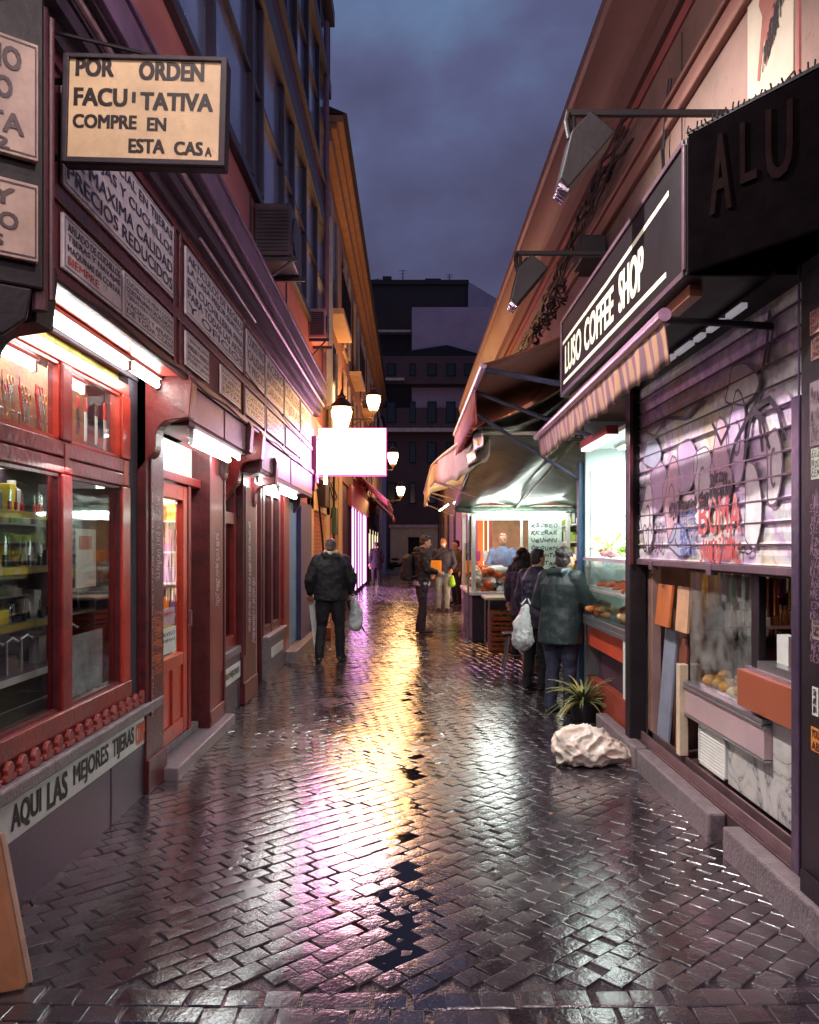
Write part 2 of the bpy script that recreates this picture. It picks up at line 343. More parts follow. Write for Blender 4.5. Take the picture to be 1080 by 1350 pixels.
rows = [(xx*.135+(r % 2)*.067+rng.normal(0, .006), .433+r*.112) for r in range(24) for xx in range(-16, 17)]
x, y = np.array(rows).T; k = (y < 3.04) & (abs(x) < 1.95); x, y = x[k], y[k]
stones('cobbled_street_crossing', x, y, 1, 0, .064*rng.uniform(.95, 1.0, len(x)), .052*rng.uniform(.95, 1.0, len(x)), (-1, -.978, -.957, 0, .957, .978, 1), .0016)
bed = mat('wet_joint_mud', (40, 30, 40), .22, .4, 8, .4, 60)
b = B(); b.grid(lambda s, t: (-1.95+5.1*s, .3+62*t, float(gz(np.float64(-1.95+5.1*s), np.float64(.3+62*t)))-.009), 60, 500)
mk('ground_bed', b, bed, kind='structure', smooth='all')
b = B(); b.box(-60, 60, -30, 140, -.3, -.08); mk('ground', b, mat('wet_asphalt', (48, 42, 52), .35, .3, 4, .3, 40), kind='structure')
water = mat('puddle_water', (14, 10, 16), .04, .1, 3, .06, 7, spec=.5)
b = B(); b.grid(lambda s, t: (XC(3.2+40*t)-.30+.6*s, 3.2+40*t, -.0310), 2, 240)
mk('puddle', b, water, kind='structure')
# ================================================================ street end and background
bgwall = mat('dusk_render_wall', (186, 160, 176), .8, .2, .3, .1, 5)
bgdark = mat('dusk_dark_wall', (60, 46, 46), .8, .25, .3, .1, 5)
bgroof = mat('dark_roof', (34, 28, 36), .8, .2, 1, .1, 5)
bwin = mat('dark_window_pane', (30, 26, 36), .15, .2, 2, 0)
t = T('tower_block', 'dark tall block closing the end of the alley with a paler stepped lower part', 'building', (2, 74, 0))
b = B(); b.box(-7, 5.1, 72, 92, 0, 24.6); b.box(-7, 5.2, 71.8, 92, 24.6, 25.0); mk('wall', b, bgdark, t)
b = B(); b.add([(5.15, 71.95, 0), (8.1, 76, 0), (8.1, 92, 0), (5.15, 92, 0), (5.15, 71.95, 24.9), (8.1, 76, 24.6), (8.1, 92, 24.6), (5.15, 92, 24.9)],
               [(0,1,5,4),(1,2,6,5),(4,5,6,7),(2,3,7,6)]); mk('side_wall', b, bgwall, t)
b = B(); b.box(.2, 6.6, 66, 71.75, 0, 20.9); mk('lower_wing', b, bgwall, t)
b = B(); b.prism([(-.3, 17.2), (3, 17.7), (7.0, 16.6), (7.0, 15.9), (-.3, 16.4)], FF(0), -66, -65.4); mk('canopy', b, bgroof, t)
b = B(); b.box(-7, 7, 64.4, 65.9, 14.4, 16.6); b.box(-7, 7, 64.9, 65.95, 0, 12.6); mk('front_wall', b, mat('dim_lilac_wall', (98, 72, 72), .8, .2, .5), t)
b = B(); b.box(-7, 7, 64.1, 64.9, 10.6, 10.9); b.box(-7, .1, 71.0, 71.79, 20.2, 20.4); b.box(-7, -.4, 64.0, 64.38, 14.6, 14.8); mk('ledge', b, mat('pale_ledge', (214, 188, 176), .7), t)
for x_, h_ in ((-2.9, .8), (-.6, 1.6), (3.6, 1.2)):
    b = B(); b.tube([(x_, 74, 25), (x_, 74, 25+h_)], .04, 6)
    for k_ in range(3): b.tube([(x_-.35+.08*k_, 74, 25+h_*(.95-.18*k_)), (x_+.35-.08*k_, 74, 25+h_*(.95-.18*k_))], .02, 5)
    mk('aerial', b, bgroof, t)
b = B(); b.box(-2.4, -1.6, 73, 74, 25, 25.7); b.box(1.4, 2.8, 73, 74.5, 25, 25.5); mk('chimney', b, bgdark, t)
b = B(); b.tube([(5.0, 71.7, 0), (5.0, 71.7, 24.5)], .07, 6); mk('downpipe', b, bgroof, t)
for r, zz in enumerate((15.0, 11.4, 8.2, 5.0)):
    for xx in (-1.8, .0, 1.4, 2.9, 4.3):
        b = B(); y0 = 64.38 if zz > 14 else 64.88; b.box(xx, xx+(.75 if xx else .5), y0-.03, y0+.05, zz, zz+(1.0 if zz > 14 else 1.7)); f = mk('window', b, bgroof, t)
        b = B(); b.box(xx+.06, xx+.62 if xx else xx+.44, y0-.045, y0-.031, zz+.08, zz+(.9 if zz > 14 else 1.6)); mk('pane', b, bwin, f)
t = T('end_pavilion', 'low pale wall with a dark doorway at the far end of the alley', 'building', (1, 60.5, 0))
b = B(); b.box(-1.4, -.1, 60, 61, 0, 3.0); b.box(-.1, .75, 60, 61, 2.3, 3.0); b.box(.75, 3, 60, 61, 0, 3.0); mk('wall', b, mat('pale_end_wall', (214, 192, 160), .7, .15, 2), t)
b = B(); b.box(-1.5, 3, 59.8, 61, 3.0, 3.2); mk('coping', b, mat('pale_ledge', (214, 188, 176), .7), t)
b = B(); b.box(-.1, .75, 60.3, 60.4, 0, 2.3); mk('door', b, bgroof, t)
# two parked scooters at the far end
def scooter(loc, label):
    t = T('parked_scooter', label, 'scooter', loc, 'scooters parked at the end of the alley'); x, y, z = loc
    b = B(); b.tube([(x-.5, y, .35), (x-.2, y, .35), (x+.1, y, .3), (x+.42, y, .62), (x+.48, y, .98)], [.16, .2, .12, .1, .06], 10, round_=True); mk('body', b, blackm, t, smooth='all')
    for dx in (-.5, .52):
        b = B(); b.tube([(x+dx, y-.05, .24), (x+dx, y+.05, .24)], .24, 16); mk('wheel', b, mat('tyre', (28, 26, 30), .8), t)
    b = B(); b.ball((x-.25, y, .72), (.3, .14, .09)); mk('seat', b, blackw, t, smooth='all')
    b = B(); b.tube([(x+.45, y-.3, 1.0), (x+.48, y+.3, 1.0)], .02, 8); mk('handlebar', b, steel, t)
scooter((-.75, 57, 0), 'left dark scooter parked in front of the far pale wall')
scooter((.75, 58.5, 0), 'right dark scooter parked in front of the far pale wall')
# ================================================================ LEFT: cutlery shop
XW, XH = -1.8, -1.5
shop = T('cutlery_shop', 'long red timber shopfront with enamel notices, lit display windows and a dark stone base', 'shop', (-2, 8, 0))
def P(name, b, m, par=shop, **k): return mk(name, b, m, par, **k)
b = B(); b.box(-4.2, -1.76, 1.6, 4.82, -.05, .33); b.box(-4.2, -1.757, 4.83, 5.72, -.05, .33); b.box(-4.2, -1.79, 1.6, 5.72, .33, .53)
P('stone_base', b, granite, bev=.006)
b = B(); b.box(-1.95, -1.72, 1.6, 5.74, .53, .60); P('sill', b, concrete, bev=.012)
b = B()
for x0, x1, y0, y1 in ((-4.2, -4.1, 1.6, 14.4), (-4.1, -2.6, 5.25, 5.4), (-4.1, -2.7, 7.3, 7.4), (-4.1, -2.0, 9.3, 9.36), (-4.1, -1.9, 14.3, 14.4)): b.box(x0, x1, y0, y1, 0, 3.6)
b.box(-4.1, -1.9, 1.6, 14.4, 2.9, 3.0); P('back_wall', b, mat('dim_interior', (96, 80, 84), .8, .3, 2))
# timber frame of the big display window
F = FL(XW)
b = B()
b.box(-1.84, -1.775, 1.6, 5.24, .685, .79)
b.box(-1.86, -1.80, 1.6, 5.24, .605, .684)
b.box(-1.86, -1.79, 1.6, 5.24, 2.015, 2.095); b.box(-1.86, -1.79, 1.6, 5.24, 2.10, 2.185)
P('window_rail', b, red, bev=.008)
b = B(); b.box(-1.86, -1.792, 1.6, 5.24, 2.59, 2.67); P('top_rail', b, orange_red, bev=.008)
for y0, y1, mm in ((2.9, 3.02, red), (4.215, 4.34, red), (5.10, 5.24, red)):
    b = B(); b.box(-1.865, -1.783, y0, y1, .79, 2.012); b.box(-1.865, -1.783, y0, y1, 2.188, 2.588); b.box(-1.86, -1.786, y0+.03, y1-.03, 2.02, 2.18); P('mullion', b, red if y0 < 5 else orange_red, bev=.008)
for y0, y1, z0, z1 in ((3.02, 4.215, .79, 2.012), (4.34, 5.10, .79, 2.012), (3.02, 4.215, 2.188, 2.588), (4.34, 5.10, 2.188, 2.588), (1.6, 2.9, .79, 2.012), (1.6, 2.9, 2.188, 2.588)):
    b = B(); b.box(-1.835, -1.829, y0, y1, z0, z1); P('window_pane', b, display_glass if z0 < 2 else glass)
    b = B(); w_ = .016
    b.box(-1.829, -1.80, y0, y1, z0, z0+w_); b.box(-1.829, -1.80, y0, y1, z1-w_, z1); b.box(-1.829, -1.80, y0, y0+w_, z0, z1); b.box(-1.829, -1.80, y1-w_, y1, z0, z1); P('glazing_bead', b, orange_red if z0 > 2 else darkred)
# display interior: backing boards, floor, mid shelf
b = B(); b.box(-2.10, -2.06, 1.6, 5.24, 2.10, 2.72); P('backing_board', b, mat('brown_backing', (140, 92, 60), .5, .45, 6, .2, 30))
b = B(); b.box(-2.6, -1.87, 1.6, 5.24, .60, .74); b.box(-2.16, -1.87, 1.6, 5.24, 2.06, 2.1); b.box(-2.4, -1.87, 1.6, 5.24, 2.66, 2.70)
b.box(-2.18, -2.16, 1.6, 5.24, .75, 2.06); P('display_floor', b, mat('display_lining', (70, 56, 66), .6, .4, 4))
for z in (.98, 1.24, 1.52, 1.80):
    b = B(); b.box(-2.15, -1.95, 3.05, 5.1, z, z+.016); P('display_shelf', b, steel if z > 1.2 else mat('lilac_shelf', (120, 108, 124), .4))
b = B(); b.box(-2.14, -1.85, 5.14, 5.18, .75, 2.0); P('partition', b, blackw)
# cast ornaments along the sill
orn = None
F = FL(-1.79)
pts = [(0, 0), (.045, .005), (.05, .03), (.028, .035), (.035, .06), (.018, .085), (0, .095), (-.018, .085), (-.035, .06), (-.028, .035), (-.05, .03), (-.045, .005)]
for i in range(26):
    y = 2.2+i*.128
    b = B(); b.prism([(y+u*1.05, .602+v*.95) for u, v in pts], FL(-1.765), -.01, .012)
    P('cast_ornament', b, mat('brick_red_iron', (150, 66, 62), .4, .35, 30), bev=.004)
# transom above window (yellow green glazing)
b = B(); b.box(-1.9, -1.86, 1.6, 5.3, 2.672, 2.77); P('painted_transom', b, mat('yellow_green_glass', (150, 160, 40), .3, .5, 7, 0, col2=(200, 190, 120)))
# pillars
def pillar(y0, y1, x1=-1.74, m=darkred, z1=2.77):
    b = B(); b.box(-1.95, x1, y0, y1, 0, z1); P('pillar', b, m, bev=.008)
    b = B(); b.box(x1, x1+.012, y0+.06, y1-.06, .5, z1-.5); b.box(x1, x1+.02, y0-.01, y1+.01, 0, .22); P('pillar_moulding', b, m, bev=.005)
b = B(); b.box(-1.95, -1.80, 5.24, 5.42, .6, 2.77); P('gap_dark_strip', b, blackw)  # black strip stands for the dark gap beside the frame
pillar(5.42, 5.80); pillar(8.48, 9.18, -1.72)
for y0, y1 in ((7.0, 7.56), ): pillar(y0, y1, -1.72, mat('worn_red_pillar', (120, 36, 36), .4, .3, 6, coat=.2))
b = B(); b.box(-1.93, -1.7, 6.98, 7.03, .1, 2.46); b.box(-1.93, -1.7, 7.53, 7.58, .1, 2.46); P('pillar_edge', b, darkred)
# door bay y 5.8..6.9
b = B(); b.box(-2.6, -1.62, 5.74, 7.62, -.05, .085); b.box(-2.6, -1.80, 5.8, 7.0, .085, .15); P('step', b, concrete, bev=.012)
door = B(); door.box(-1.86, -1.80, 5.82, 5.98, .16, 2.12); door.box(-1.86, -1.80, 6.52, 6.64, .16, 2.12); door.box(-1.86, -1.80, 5.98, 6.52, 2.0, 2.12)
door.box(-1.86, -1.80, 5.98, 6.52, .70, .80); door.box(-1.86, -1.80, 5.98, 6.52, .16, .28); door.box(-1.85, -1.815, 5.98, 6.52, .28, .70); door.box(-1.86, -1.80, 6.22, 6.28, .28, .70)
D = P('door', door, orange_red, bev=.007)
b = B(); b.box(-1.832, -1.828, 5.98, 6.52, .80, 2.0); mk('door_pane', b, glass, D)
b = B(); b.tube([(-1.78, 6.60, 1.0), (-1.76, 6.60, 1.0), (-1.76, 6.60, 1.12), (-1.78, 6.60, 1.12)], .009, 8); mk('handle', b, steel, D)
b = B(); b.box(-1.90, -1.78, 5.8, 7.0, 2.13, 2.2); b.box(-1.9, -1.79, 6.64, 6.72, .15, 2.13); P('door_frame', b, red, bev=.006)
b = B(); b.box(-1.86, -1.855, 5.8, 7.0, 2.2, 2.46); P('fanlight', b, mat('milky_glass', (190, 205, 196), .3, .1, 4, 0, emit=(.8, 1, .9), es=.05))
b = B(); b.box(-1.9, -1.88, 6.72, 6.98, .15, 2.13); P('side_panel', b, mat('pale_green_panel', (150, 160, 140), .5, .3, 5))
# window 2 (y 7.56..8.48)
b = B(); b.box(-1.86, -1.79, 7.6, 8.46, 1.86, 1.98); b.box(-1.86, -1.79, 7.6, 8.46, 2.4, 2.47); b.box(-1.86, -1.79, 7.6, 8.46, .62, .74)
b.box(-1.86, -1.785, 7.58, 7.72, .62, 2.47); b.box(-1.86, -1.785, 8.36, 8.46, .62, 2.47); P('narrow_window_frame', b, red, bev=.006)
b = B(); b.box(-1.84, -1.834, 7.72, 8.36, .74, 2.4); P('window_pane', b, glass_dark)
b = B(); b.box(-2.0, -1.74, 7.58, 8.48, .54, .62); P('sill', b, concrete, bev=.01)
b = B(); b.box(-1.95, -1.755, 7.58, 8.48, -.05, .54); P('stone_base', b, granite)
# bay 3: opening, window 3, red post, blue door
b = B(); b.box(-1.9, -1.86, 9.2, 10.0, 0, 2.4); P('opening_dark_sheet', b, mat('opening_dark_violet', (46, 38, 58), .15, .4, 3, 0))  # dark sheet stands for the shaded depth of the opening
for y in (9.26, 9.62, 9.96): 
    b = B(); b.box(-1.86, -1.80, y-.04, y+.04, 0, 2.38); P('post', b, darkred if y != 9.62 else mat('worn_pale_post', (168, 138, 132), .4, .4, 8))
b = B(); b.box(-1.95, -1.74, 10.0, 11.5, -.05, .46); P('stone_base', b, concrete, bev=.01)
b = B(); b.box(-1.95, -1.72, 10.0, 11.52, .46, .53); P('sill', b, concrete, bev=.01)
b = B(); b.box(-1.85, -1.843, 10.1, 11.3, .6, 2.38); P('window_pane', b, glass_dark)
b = B()
for y in (10.02, 10.62, 11.24): b.box(-1.86, -1.79, y, y+.13, .53, 2.38)
b.box(-1.855, -1.795, 10.1, 11.3, .53, .64); b.box(-1.855, -1.795, 10.1, 11.3, 2.28, 2.38); P('window_frame', b, darkred, bev=.006)
b = B(); b.box(-1.9, -1.76, 11.5, 12.0, 0, 2.38); P('red_post', b, red, bev=.006)
bd = B(); bd.box(-1.86, -1.79, 12.0, 13.0, .16, 2.3); bd.box(-1.79, -1.782, 12.1, 12.9, .3, 1.1); bd.box(-1.79, -1.782, 12.1, 12.9, 1.25, 2.15)
P('blue_door', bd, mat('turquoise_paint', (70, 160, 190), .35, .15, 4, .05, 20), bev=.006)
b = B(); b.box(-1.92, -1.72, 13.0, 14.4, 0, 2.35); P('end_pillar', b, mat('violet_render', (66, 56, 104), .5, .35, 4))
b = B(); b.box(-2.1, -1.6, 11.55, 14.4, -.05, .15); P('step', b, concrete, bev=.012)
b = B(); b.box(-2.3, -1.86, 7.58, 14.3, 2.38, 2.6); P('lintel', b, darkred)
# header boxes
b = B(); b.box(-1.95, XH, 3.34, 14.4, 2.77, 3.68); P('header', b, maroon, bev=.006)
b = B(); b.box(XH, XH+.018, 3.36, 12.6, 3.10, 3.16); b.box(XH, XH+.03, 3.34, 12.6, 2.74, 2.80)
for y in (5.16, 5.30, 7.34, 8.40, 9.66, 11.1): b.box(XH, XH+.016, y, y+.05, 2.8, 3.68)
b.box(XH, XH+.02, 3.36, 12.6, 3.66, 3.72); P('header_moulding', b, darkred, bev=.004)
b = B(); b.box(-1.86, XH-.005, 3.42, 5.36, 2.755, 2.768); P('soffit', b, orange_red)
b = B(); b.box(-1.80, -1.775, 3.42, 5.36, 2.715, 2.754); P('soffit_gap', b, blackw)
b = B(); b.box(-1.78, XH+.004, 5.56, 7.45, 2.46, 2.765); b.box(-1.78, XH+.004, 8.2, 12.6, 2.38, 2.765); P('lower_fascia', b, maroon, bev=.006)
b = B(); b.box(XH+.004, XH+.014, 5.60, 6.55, 2.50, 2.73); b.box(XH+.004, XH+.014, 6.6, 7.42, 2.50, 2.73); b.box(XH+.004, XH+.014, 8.25, 10.2, 2.42, 2.73); b.box(XH+.004, XH+.014, 10.3, 12.5, 2.42, 2.73)
P('fascia_panel', b, mat('pinkish_board', (160, 120, 138), .4, .25, 4), bev=.003)
def console(y0, y1, zt, zb, m):
    b = B(); pr = [(-1.82, zt), (-1.46, zt), (-1.44, zt-.05), (-1.46, zt-.28)]
    for a in range(0, 91, 15): pr.append((-1.58-.10*math.sin(R(a)), zt-.30-.12*(1-math.cos(R(a)))))
    for a in range(0, 91, 15): pr.append((-1.72+.04*math.cos(R(a+0)), zt-.44-.10*math.sin(R(a))))
    pr += [(-1.82, zb)]
    b.prism(pr, frame((0, 0, 0), (1, 0, 0)), -y1, -y0); P('console', b, m, bev=.006)
console(5.42, 5.56, 2.775, 2.1, mat('console_red', (120, 44, 42), .35, .3, 6)); console(7.46, 7.6, 2.775, 2.1, darkred); console(8.9, 9.05, 2.6, 2.0, darkred); console(8.06, 8.2, 2.775, 2.1, red); console(12.6, 12.74, 2.775, 2.1, darkred)
console(3.2, 3.36, 2.80, 2.2, blackm)
b = B(); b.box(-1.8, -1.47, 3.18, 3.33, 2.8, 3.72); P('end_block', b, blackm, bev=.01)
# cornice
b = B(); b.box(-1.9, -1.45, 1.2, 13.2, 3.72, 3.80); b.box(-1.9, -1.40, 1.2, 13.2, 3.80, 3.87); b.box(-1.9, -1.36, 1.2, 13.2, 3.98, 4.01); b.box(-1.9, -1.39, 1.2, 13.2, 3.88, 3.97); P('cornice', b, mat('cornice_dark', (62, 46, 62), .6, .4, 5))
b = B(); b.box(-1.9, -1.33, 1.2, 13.2, 4.01, 4.2); b.box(-1.9, -1.31, 1.2, 13.2, 4.2, 4.23); P('cornice_fascia', b, mat('cornice_violet', (112, 86, 116), .55, .35, 5), bev=.006)
b = B(); b.tube([(-1.385, 1.2, 3.92), (-1.385, 13.2, 3.90)], .018, 8); b.tube([(-1.43, 5.6, 3.74), (-1.43, 7.6, 3.72)], .012, 6); P('conduit', b, mat('pale_conduit', (160, 132, 140), .4, .4, 20))
b = B(); b.tube([(XH+.03, y, 2.76+.012*math.sin(y*5)) for y in np.arange(3.4, 12.5, .15)], .008, 6); b.tube([(-1.46, y, 3.2+.01*math.sin(y*3)-.03*(y-7)) for y in np.arange(7.3, 12, .3)], .006, 6); P('cable', b, blackm)
# fluorescent fittings
def fitting(y0, y1, x, z, label, r=.02, m=tube_m):
    t = T('fluorescent_lamp', label, 'lamp', (x, (y0+y1)/2, z), 'fluorescent tubes over the red shopfront')
    b = B(); b.box(x-.03, x+.03, y0, y1, z+.035, z+.06); mk('housing', b, white_paint, t, bev=.004)
    b = B(); b.box(x-.015, x+.015, y0, y0+.02, z-.02, z+.036); b.box(x-.015, x+.015, y1-.02, y1, z-.02, z+.036); mk('end_cap', b, white_paint, t)
    b = B(); b.tube([(x, y0+.021, z), (x, y1-.021, z)], r, 12); mk('tube', b, m, t)
fitting(3.66, 4.80, -1.66, 2.69, 'long lit tube under the near header, left above the display window')
fitting(4.84, 5.40, -1.66, 2.70, 'short lit tube at the inner end of the near header, beside the scrolled bracket')
fitting(6.0, 7.26, -1.60, 2.40, 'lit tube under the fascia over the red glazed door', .022)
fitting(5.70, 7.3, -1.52, 2.42, 'slim dimmer tube along the outer edge of the fascia over the red door', .01, tube_dim)
fitting(8.7, 9.8, -1.62, 2.33, 'lit tube over the dark opening past the graffiti pillar', .028)
fitting(10.1, 11.6, -1.62, 2.33, 'farthest lit tube, before the turquoise door', .028)
fitting(7.52, 7.95, -1.62, 2.62, 'stubby lit tube between the two scrolled brackets', .018)
for y0, y1, lb in ((3.1, 4.17, 'lit tube inside the upper left window pane above the hooked tools'), (4.38, 4.80, 'short lit tube inside the upper pane above the knives')):
    fitting(y0, y1, -1.91, 2.545, lb, .014, tube_dim)
# upper facade above the shop: apartment building
apt = T('apartment_building', 'tall left hand building with salmon parapets and bands of windows above the red shopfront', 'building', (-2, 9, 4.2))
salmon = mat('salmon_render', (200, 122, 116), .8, .15, 1.2, .1, 12)
b = B(); b.box(-6, -1.8, 2.0, 17, 4.24, 5.62); b.box(-6, -1.8, 13.2, 17, 0.0, 4.24); P('wall', b, salmon, apt)
b = B(); b.box(-6, -1.9, 2, 17, 5.62, 12.6); P('core', b, mat('core_dark', (40, 34, 46), .8), apt)
slab = mat('bay_frame_dark', (52, 42, 58), .5, .3, 4)
b = B()
for z0, z1, x in ((5.62, 5.72, -1.72), (7.9, 8.2, -1.66), (8.7, 8.8, -1.64), (10.9, 11.2, -1.62), (12.4, 12.7, -1.55)): b.box(-1.9, x, 2, 17, z0, z1)
P('floor_slab', b, slab, apt, bev=.01)
b = B(); b.box(-1.9, -1.70, 2, 17, 8.2, 8.7); P('upper_parapet', b, mat('plum_render', (92, 60, 78), .8, .2, 2), apt)
sheen = mat('window_painted_dusk', (130, 134, 176), .14, .3, .8, .04, 3, metal=.5, col2=(190, 200, 226))  # dusk sky reflection put into the pane colour
for k, (z0, z1, x) in enumerate(((5.72, 7.9, -1.78), (8.8, 10.9, -1.74), (11.2, 12.4, -1.72))):
    b = B(); ys = [2, 3.9, 5.5, 7.2, 9.0, 9.6, 11.2, 12.2, 13.6, 15.2, 17]
    for y in ys: b.box(-1.88, x+.07, y-.05, y+.05, z0, z1)
    b.box(-1.88, x+.05, 2, 17, z0+1.1, z0+1.15); P('window_frame', b, slab, apt)
    for y0, y1 in zip(ys[:-1], ys[1:]):
        b = B(); b.box(-1.86, x, y0+.05, y1-.05, z0, z1); P('window', b, sheen, apt)
        b = B(); b.box(x+.001, x+.02, y0+.08, y0+.11, z0+.03, z1-.03); b.box(x+.001, x+.02, y0+.11, y1-.1, z0+.02, z0+.05); P('sash', b, mat('pale_sash', (150, 112, 112), .5), apt)
b = B(); b.tube([(-1.64, 16.2, 12), (-1.64, 16.2, 5.7), (-1.7, 16.3, 5.5), (-1.7, 16.3, 4.4)], .05, 10); P('downpipe', b, mat('mauve_pipe', (120, 88, 110), .5), apt)
b = B(); b.box(-1.8, -1.785, 9.2, 9.26, 4.24, 5.6); b.box(-1.8, -1.785, 11.9, 11.96, 4.24, 5.6); P('render_joint', b, slab, apt)
# brick section
brick = bpy.data.materials.new('orange_brickwork'); brick.use_nodes = True; nt = brick.node_tree; N = nt.nodes; L = nt.links; p = N['Principled BSDF']
tc = N.new('ShaderNodeTexCoord'); mp = N.new('ShaderNodeMapping'); mp.inputs['Rotation'].default_value = (0, R(90), 0); mp.vector_type = 'POINT'
sp = N.new('ShaderNodeSeparateXYZ'); cb = N.new('ShaderNodeCombineXYZ'); L.new(tc.outputs['Object'], sp.inputs[0]); L.new(sp.outputs['Y'], cb.inputs['X']); L.new(sp.outputs['Z'], cb.inputs['Y'])
bt = N.new('ShaderNodeTexBrick'); bt.inputs['Scale'].default_value = 1; bt.inputs['Brick Width'].default_value = .26; bt.inputs['Row Height'].default_value = .075; bt.inputs['Mortar Size'].default_value = .01
bt.inputs['Color1'].default_value = (*lin((190, 92, 44)), 1); bt.inputs['Color2'].default_value = (*lin((150, 70, 40)), 1); bt.inputs['Mortar'].default_value = (*lin((150, 130, 110)), 1)
L.new(cb.outputs[0], bt.inputs['Vector']); L.new(bt.outputs['Color'], p.inputs['Base Color']); p.inputs['Roughness'].default_value = .8
bw = T('brick_building', 'orange brick front with pale stucco strips past the turquoise door', 'building', (-2, 17, 0))
b = B(); b.box(-4, -1.79, 14.42, 21, 0, 3.3); P('wall', b, brick, bw)
stucco = mat('pale_stucco', (196, 164, 120), .8, .2, 2, .2, 20)
b = B(); b.box(-1.9, -1.74, 14.42, 14.9, 0, 3.4); b.box(-1.9, -1.74, 17.2, 17.9, 0, 3.4); b.box(-1.9, -1.72, 20, 21, 0, 3.4); b.box(-1.9, -1.74, 14.42, 21, 2.3, 3.4); b.box(-1.9, -1.72, 14.9, 17.2, 0, .6); P('stucco_pier', b, stucco, bw, bev=.01)
b = B(); b.box(-1.74, -1.6, 15.6, 16.3, 2.4, 3.0); P('meter_box', b, blackm, bw, bev=.01)
b = B(); b.box(-1.72, -1.62, 18.1, 18.6, 1.9, 2.5); P('green_box', b, mat('green_enamel', (38, 80, 52), .4), bw, bev=.01)
for s_ in range(3):
    b = B(); b.tube([(-1.70, 14.5+i*.4, 2.9+.15*math.sin(i*.9+s_)-.05*s_) for i in range(14)], .014, 6); P('cable', b, blackm, bw)
b = B(); b.tube([(-1.71, 15.2, 2.7), (-1.68, 15.7, 1.9), (-1.70, 16.3, 1.4)], .02, 6); b.tube([(-1.68, 18.2, 3.3), (-1.68, 18.2, .2)], .025, 8); P('conduit', b, blackm, bw)
# building 2 with eave and lamps
b2 = T('eaved_building', 'ochre building with a long projecting eave beyond the brick front on the left', 'building', (-2.5, 34, 0))
ochre = mat('ochre_render', (162, 112, 80), .8, .2, 1.5, .15, 12)
b = B(); b.box(-7, -1.81, 17, 50, 3.4, 10.4); P('wall', b, ochre, b2)
b = B(); b.box(-7, -1.86, 21, 50, 0, 3.4); P('ground_floor', b, mat('violet_ground_floor', (72, 44, 76), .6, .3, 2), b2)
b = B(); b.box(-7, -1.38, 17, 50, 10.45, 10.6); b.box(-7, -1.5, 17, 50, 10.3, 10.44); b.box(-7, -1.62, 17, 50, 10.05, 10.29); P('eave', b, mat('eave_wood', (150, 108, 80), .7), b2, bev=.02)
b = B(); b.add([(-7, 17, 10.62), (-1.3, 17, 10.62), (-1.3, 50, 10.62), (-7, 50, 10.62), (-7, 17, 13), (-7, 50, 13)], [(0,1,2,3),(0,4,1),(1,4,5,2),(3,2,5),(0,3,5,4)]); P('roof', b, bgroof, b2)
for fl, z0 in enumerate((3.9, 7.0)):
    for k in range(8):
        y = 18.2+k*4
        b = B(); b.box(-1.81, -1.76, y-.12, y+1.32, z0-.12, z0+2.5); f = P('window', b, mat('pale_surround', (196, 160, 124), .7), b2, bev=.01)
        b = B(); b.box(-1.759, -1.74, y, y+1.2, z0, z0+2.38); mk('pane', b, bwin, f)
        
        for ya in (y-.35, y+1.22): b = B(); b.box(-1.76, -1.70, ya, ya+.33, z0, z0+2.3); mk('shutter', b, mat('pale_shutter', (170, 150, 138), .6), f)
for k in range(5):
    y = 18+k*6.5; b = B(); b.box(-1.8, -1.45, y, y+2.6, 6.75, 6.87); f = P('balcony', b, mat('pale_surround', (196, 160, 124), .7), b2)
    b = B()
    for i in range(14): b.tube([(-1.48, y+.03+i*.195, 6.87), (-1.48, y+.03+i*.195, 7.75)], .012, 5)
    b.box(-1.5, -1.46, y, y+2.6, 7.74, 7.79); mk('railing', b, blackm, f)
b = B(); b.box(-1.80, -1.66, 17.3, 17.75, 4.6, 8.6); P('white_roller_blind', b, mat('blind_white', (190, 190, 180), .6), b2)
pinkwin = bpy.data.materials.new('pink_lit_window')
b = B()
for y0, y1 in ((25.4, 28.0), (28.4, 31.0), (31.4, 34.5)): b.box(-1.88, -1.83, y0, y1, .15, 2.85)
P('lit_window', b, emis('pink_lit_shop_window', (1, .42, .95), 2.3), b2)
b = B(); b.box(-1.86, -1.74, 24.6, 35.2, 2.86, 3.5); P('fascia', b, mat('crimson_fascia', (130, 26, 34), .4), b2)
b = B()
for y in (25.1, 28.1, 31.1, 34.7, 26.7, 29.7): b.box(-1.86, -1.78, y, y+.25 if y not in (26.7, 29.7) else y+.08, 0, 2.85)
P('window_post', b, blackm, b2)
for y0 in (36, 39, 42, 45):
    b = B(); b.box(-1.87, -1.8, y0, y0+2.2, 0, 2.7); f = P('shopfront', b, blackw, b2)
    b = B(); b.box(-1.8, -1.795, y0+.3, y0+.8, .9, 2.2); b.box(-1.8, -1.795, y0+1.2, y0+1.5, .6, 2.4); mk('lit_pane', b, emis('warm_far_window', (1, .75, .5), .9), f)
b3 = T('far_left_building', 'dim low building ending the left side of the alley', 'building', (-3, 55, 0))
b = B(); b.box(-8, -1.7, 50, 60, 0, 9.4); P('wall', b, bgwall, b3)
b = B(); b.box(-8, -1.55, 50, 60.2, 9.41, 9.6); P('eave', b, bgroof, b3)
